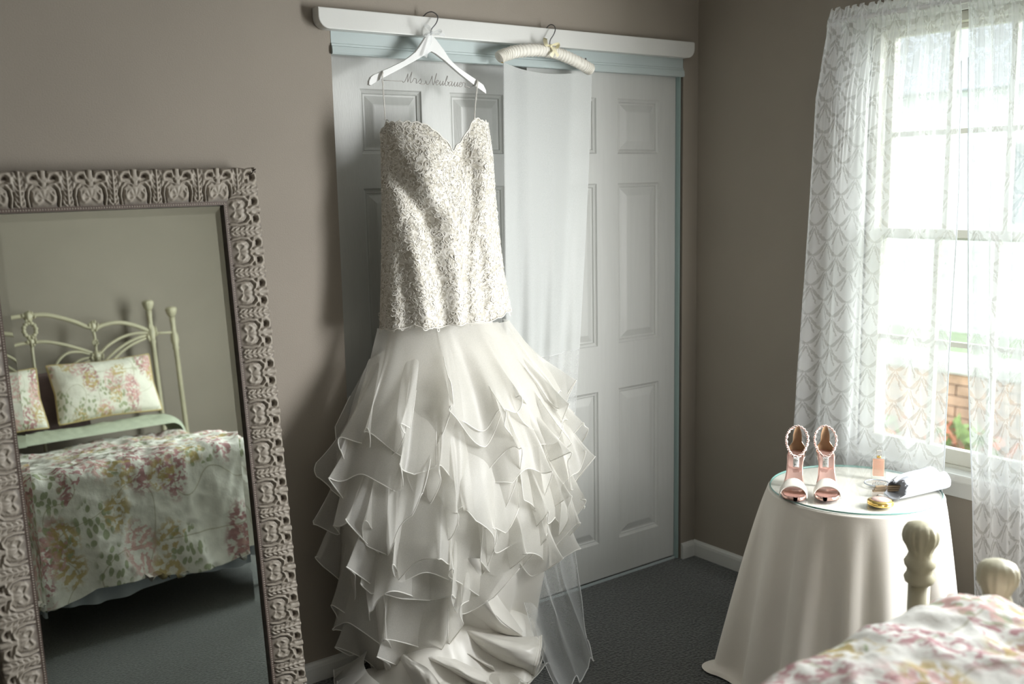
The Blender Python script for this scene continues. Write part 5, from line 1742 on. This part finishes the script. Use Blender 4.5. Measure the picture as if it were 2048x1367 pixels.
# front of the satin skirt flowing down to the right
Q = sheet([zz_((884, 1120, 0.40), (884, 1165, 0.30), (884, 1205, 0.20), (880, 1232, 0.135)), zz_((908, 1118, 0.41), (910, 1168, 0.30), (916, 1215, 0.20), (925, 1248, 0.125)),
           zz_((936, 1116, 0.42), (942, 1170, 0.31), (958, 1224, 0.205), (975, 1258, 0.12)), zz_((958, 1116, 0.41), (966, 1176, 0.295), (988, 1232, 0.20), (1012, 1268, 0.11)),
           zz_((966, 1118, 0.38), (969, 1190, 0.27), (1000, 1238, 0.18), (1046, 1272, 0.10))], 60, 60, 0.010, 3)
m = MB(); grid(m, Q); m.obj('satin_panel', M_underskirt, dress)
Q = sheet([zz_((966, 1118, 0.38), (969, 1190, 0.27), (1000, 1238, 0.18), (1046, 1272, 0.10)), zz_((984, 1160, 0.31), (992, 1192, 0.25), (1014, 1232, 0.165), (1044, 1266, 0.105)), zz_((980, 1166, 0.29), (1000, 1196, 0.225), (1022, 1228, 0.15), (1046, 1262, 0.095))], 30, 40)
m = MB(); grid(m, Q); m.obj('satin_panel', M_underskirt, dress)
# long folded tongue of the train ending in a stitched hem
Q = sheet([zz_((866, 1219, 0.150), (868, 1223, 0.155), (873, 1229, 0.13), (876, 1234, 0.11)), zz_((908, 1234, 0.135), (900, 1246, 0.150), (896, 1262, 0.095), (898, 1270, 0.03)),
           zz_((950, 1248, 0.12), (938, 1262, 0.140), (930, 1284, 0.085), (934, 1296, 0.012)), zz_((994, 1260, 0.105), (982, 1280, 0.130), (976, 1304, 0.080), (982, 1320, 0.008)),
           zz_((1042, 1271, 0.095), (1030, 1290, 0.118), (1022, 1318, 0.075), (1030, 1338, 0.006)), zz_((1068, 1272, 0.095), (1062, 1294, 0.105), (1052, 1326, 0.065), (1052, 1348, 0.006)), zz_((1083, 1270, 0.090), (1082, 1294, 0.092), (1074, 1330, 0.055), (1068, 1352, 0.006))], 90, 46, 0.014, 8)
m = MB(); grid(m, Q); tg = m.obj('satin_train', M_underskirt, dress)
m = MB(); tube(m, Q[-1], 0.0026, 6); tube(m, Q[-5], 0.0012, 5); m.obj('hem_edge', M_cord, tg)
# rolls of the pooled train nearest the camera
for rr_ in ([zz_((800, 1296, 0.10), (793, 1306, 0.09), (790, 1318, 0.03)), zz_((826, 1318, 0.115), (812, 1330, 0.10), (800, 1346, 0.02)), zz_((858, 1338, 0.12), (838, 1356, 0.10), (820, 1378, 0.01)), zz_((884, 1372, 0.11), (862, 1392, 0.09), (840, 1412, 0.006))],
            [zz_((846, 1304, 0.11), (842, 1314, 0.10), (842, 1326, 0.02)), zz_((880, 1306, 0.10), (878, 1324, 0.10), (880, 1342, 0.012)), zz_((930, 1326, 0.08), (926, 1346, 0.08), (930, 1364, 0.008)), zz_((976, 1350, 0.05), (972, 1366, 0.05), (978, 1382, 0.006))],
            [zz_((856, 1270, 0.14), (870, 1282, 0.13), (872, 1300, 0.03)), zz_((900, 1282, 0.11), (908, 1298, 0.10), (910, 1314, 0.012)), zz_((944, 1300, 0.07), (950, 1316, 0.075), (954, 1330, 0.008)), zz_((985, 1326, 0.04), (988, 1336, 0.05), (992, 1346, 0.006))]):
    Q = sheet(rr_, 50, 30, 0.010, 4)
    m = MB(); grid(m, Q); m.obj('satin_fold', M_underskirt, dress)


def floor_flounce(pts_in, pts_out, nw, amp, seed, mat, hemmat, parent, name):
    """thin organza edge lying on the carpet in loops"""
    n_ = 140
    a_ = catmull(pts_in, n_); b_ = catmull(pts_out, n_)
    s_ = np.linspace(0, 1, n_)[:, None]; t_ = np.linspace(0, 1, 16)[None, :]
    P = a_[:, None] * (1 - t_[..., None]) + b_[:, None] * t_[..., None]
    r_ = np.random.default_rng(seed); ph = r_.random(4) * 6.28
    w_ = 2 * PI * nw * s_ + ph[0] + np.sin(2 * PI * 2.3 * s_ + ph[1])
    P[..., 2] += amp * t_ ** 1.2 * (0.75 + np.sin(w_) * 0.75)
    d_ = np.gradient(b_, axis=0); d_ /= np.linalg.norm(d_, axis=1)[:, None] + 1e-9
    P += d_[:, None] * (amp * 0.9 * t_ ** 1.5 * np.cos(w_))[..., None]
    P[..., 2] = np.maximum(P[..., 2], 0.004)
    m = MB(); grid(m, P); o = m.obj(name, mat, parent)
    h = MB(); tube(h, P[:, -1], 0.0018, 5); h.obj('rolled_hem', hemmat, o)


z3 = lambda L, z: [tuple(atZ(px, py, z)) for px, py in L]
floor_flounce(z3([(735, 1300), (728, 1325), (740, 1350), (780, 1380)], 0.10), z3([(668, 1352), (672, 1375), (700, 1410), (770, 1440)], 0.006), 4, 0.022, 5, M_organza, M_hem, dress, 'floor_ruffle')
floor_flounce(z3([(840, 1345), (920, 1340), (1000, 1345), (1070, 1325)], 0.03), z3([(830, 1400), (920, 1395), (1010, 1385), (1105, 1335)], 0.006), 6, 0.018, 6, M_organza, M_hem, dress, 'floor_ruffle')

# ------------------------------------------------------------------ long veil on the padded hanger
M_veil = sheer('white_tulle', (0.90, 0.92, 0.93), 0.24, 0.42, 0.02, 0.30)
M_veilhem = sheer('veil_cord', (0.95, 0.96, 0.97), 0.8, 0.4, 0.05, 0.1)
veil = thing('veil', 'long sheer white veil hanging from the padded hanger down to the carpet', 'veil', tuple(atY(1095, 128, PY)))
ns, nt = 120, 130
s_ = np.linspace(0, 1, ns)[:, None]
t_ = np.linspace(0, 1, nt)[None, :]
topL, topR = atY(1008, 124, -0.060), atY(1184, 142, -0.060)
zt_ = (topL[2] + (topR[2] - topL[2]) * s_) - 0.024 * np.sin(PI * s_ ** 0.85)
hang_z = 0.36
k1 = np.clip(t_ / 0.76, 0, 1)
z = zt_ + (hang_z - zt_) * k1
xl_ = topL[0] + (-1.02 - topL[0]) * k1; xr_ = topR[0] + (-0.74 - topR[0]) * k1 ** 1.3
x = xl_ + (xr_ - xl_) * s_
wv = np.sin(2 * PI * 3.2 * s_ + 1.0) + 0.5 * np.sin(2 * PI * 6.7 * s_ + 2.0)
y = -0.055 + 0 * s_ - 0.002 * wv * k1 - 0.014 * k1 ** 3 * wv
y = np.minimum(y, -0.012)
k2 = np.clip((t_ - 0.76) / 0.24, 0, 1)
# lower part sweeps out over the carpet toward the room
fx = -1.16 + 0.20 * s_ ; fy = -0.62 + 0.20 * s_
fx = np.interp(s_, [0, 0.30, 0.62, 0.80, 1.0], [-1.24, -1.13, -1.03, -0.975, -0.945]); fy = np.interp(s_, [0, 0.30, 0.62, 0.80, 1.0], [-0.60, -0.55, -0.505, -0.47, -0.40])
c_ = k2 ** 1.0
xq = x * (1 - c_ ** 1.5) + fx * c_ ** 1.5
yq = y * (1 - c_ ** 1.35) + fy * c_ ** 1.35
zq = z * (1 - c_) ** 1.45
fl = c_ * (0.022 + 0.020 * np.sin(2 * PI * 3.1 * s_ + 0.6) + 0.012 * np.sin(2 * PI * 1.3 * s_ + 2 + 5 * t_))
zq = np.maximum(zq + fl * (0.4 + 0.6 * c_) + 0.05 * c_ * (1 - c_ * 0.5) * (fbm(s_ * 4 + 2, t_ * 9, 3) - 0.5) * 2, 0.004)
xq = xq + 0.05 * np.sin(PI * c_) * (fbm(s_ * 3 + 8, t_ * 7 + 1, 3) - 0.5) + 0.016 * c_ * np.cos(2 * PI * 3.1 * s_ + 0.6)
yq = yq + 0.016 * c_ * np.sin(2 * PI * 3.1 * s_ + 2.2)
P = np.stack([xq, yq, zq], -1)
m = MB(); grid(m, P); m.obj('tulle', M_veil, veil)
m = MB(); tube(m, P[:, -1], 0.0020, 5); tube(m, P[0, ::2], 0.0010, 5); tube(m, P[-1, ::2], 0.0010, 5); m.obj('corded_edge', M_veilhem, veil)

# the veil's shorter upper tier, two folded layers thick
M_veil2 = sheer('folded_tulle', (0.66, 0.68, 0.67), 0.66, 0.25, 0.01, 0.25)
i0 = int(nt * 0.76 * (1.972 - 0.955) / (1.972 - hang_z))
P2 = P[:, :i0].copy()
P2[..., 1] -= 0.004
P2[:, -1, 2] += 0.010 * (s_[:, 0] - 0.5)
m = MB(); grid(m, P2); m.obj('upper_tier', M_veil2, veil)
m = MB(); tube(m, P2[:, -1], 0.0009, 5); m.obj('tier_edge', M_veilhem, veil)
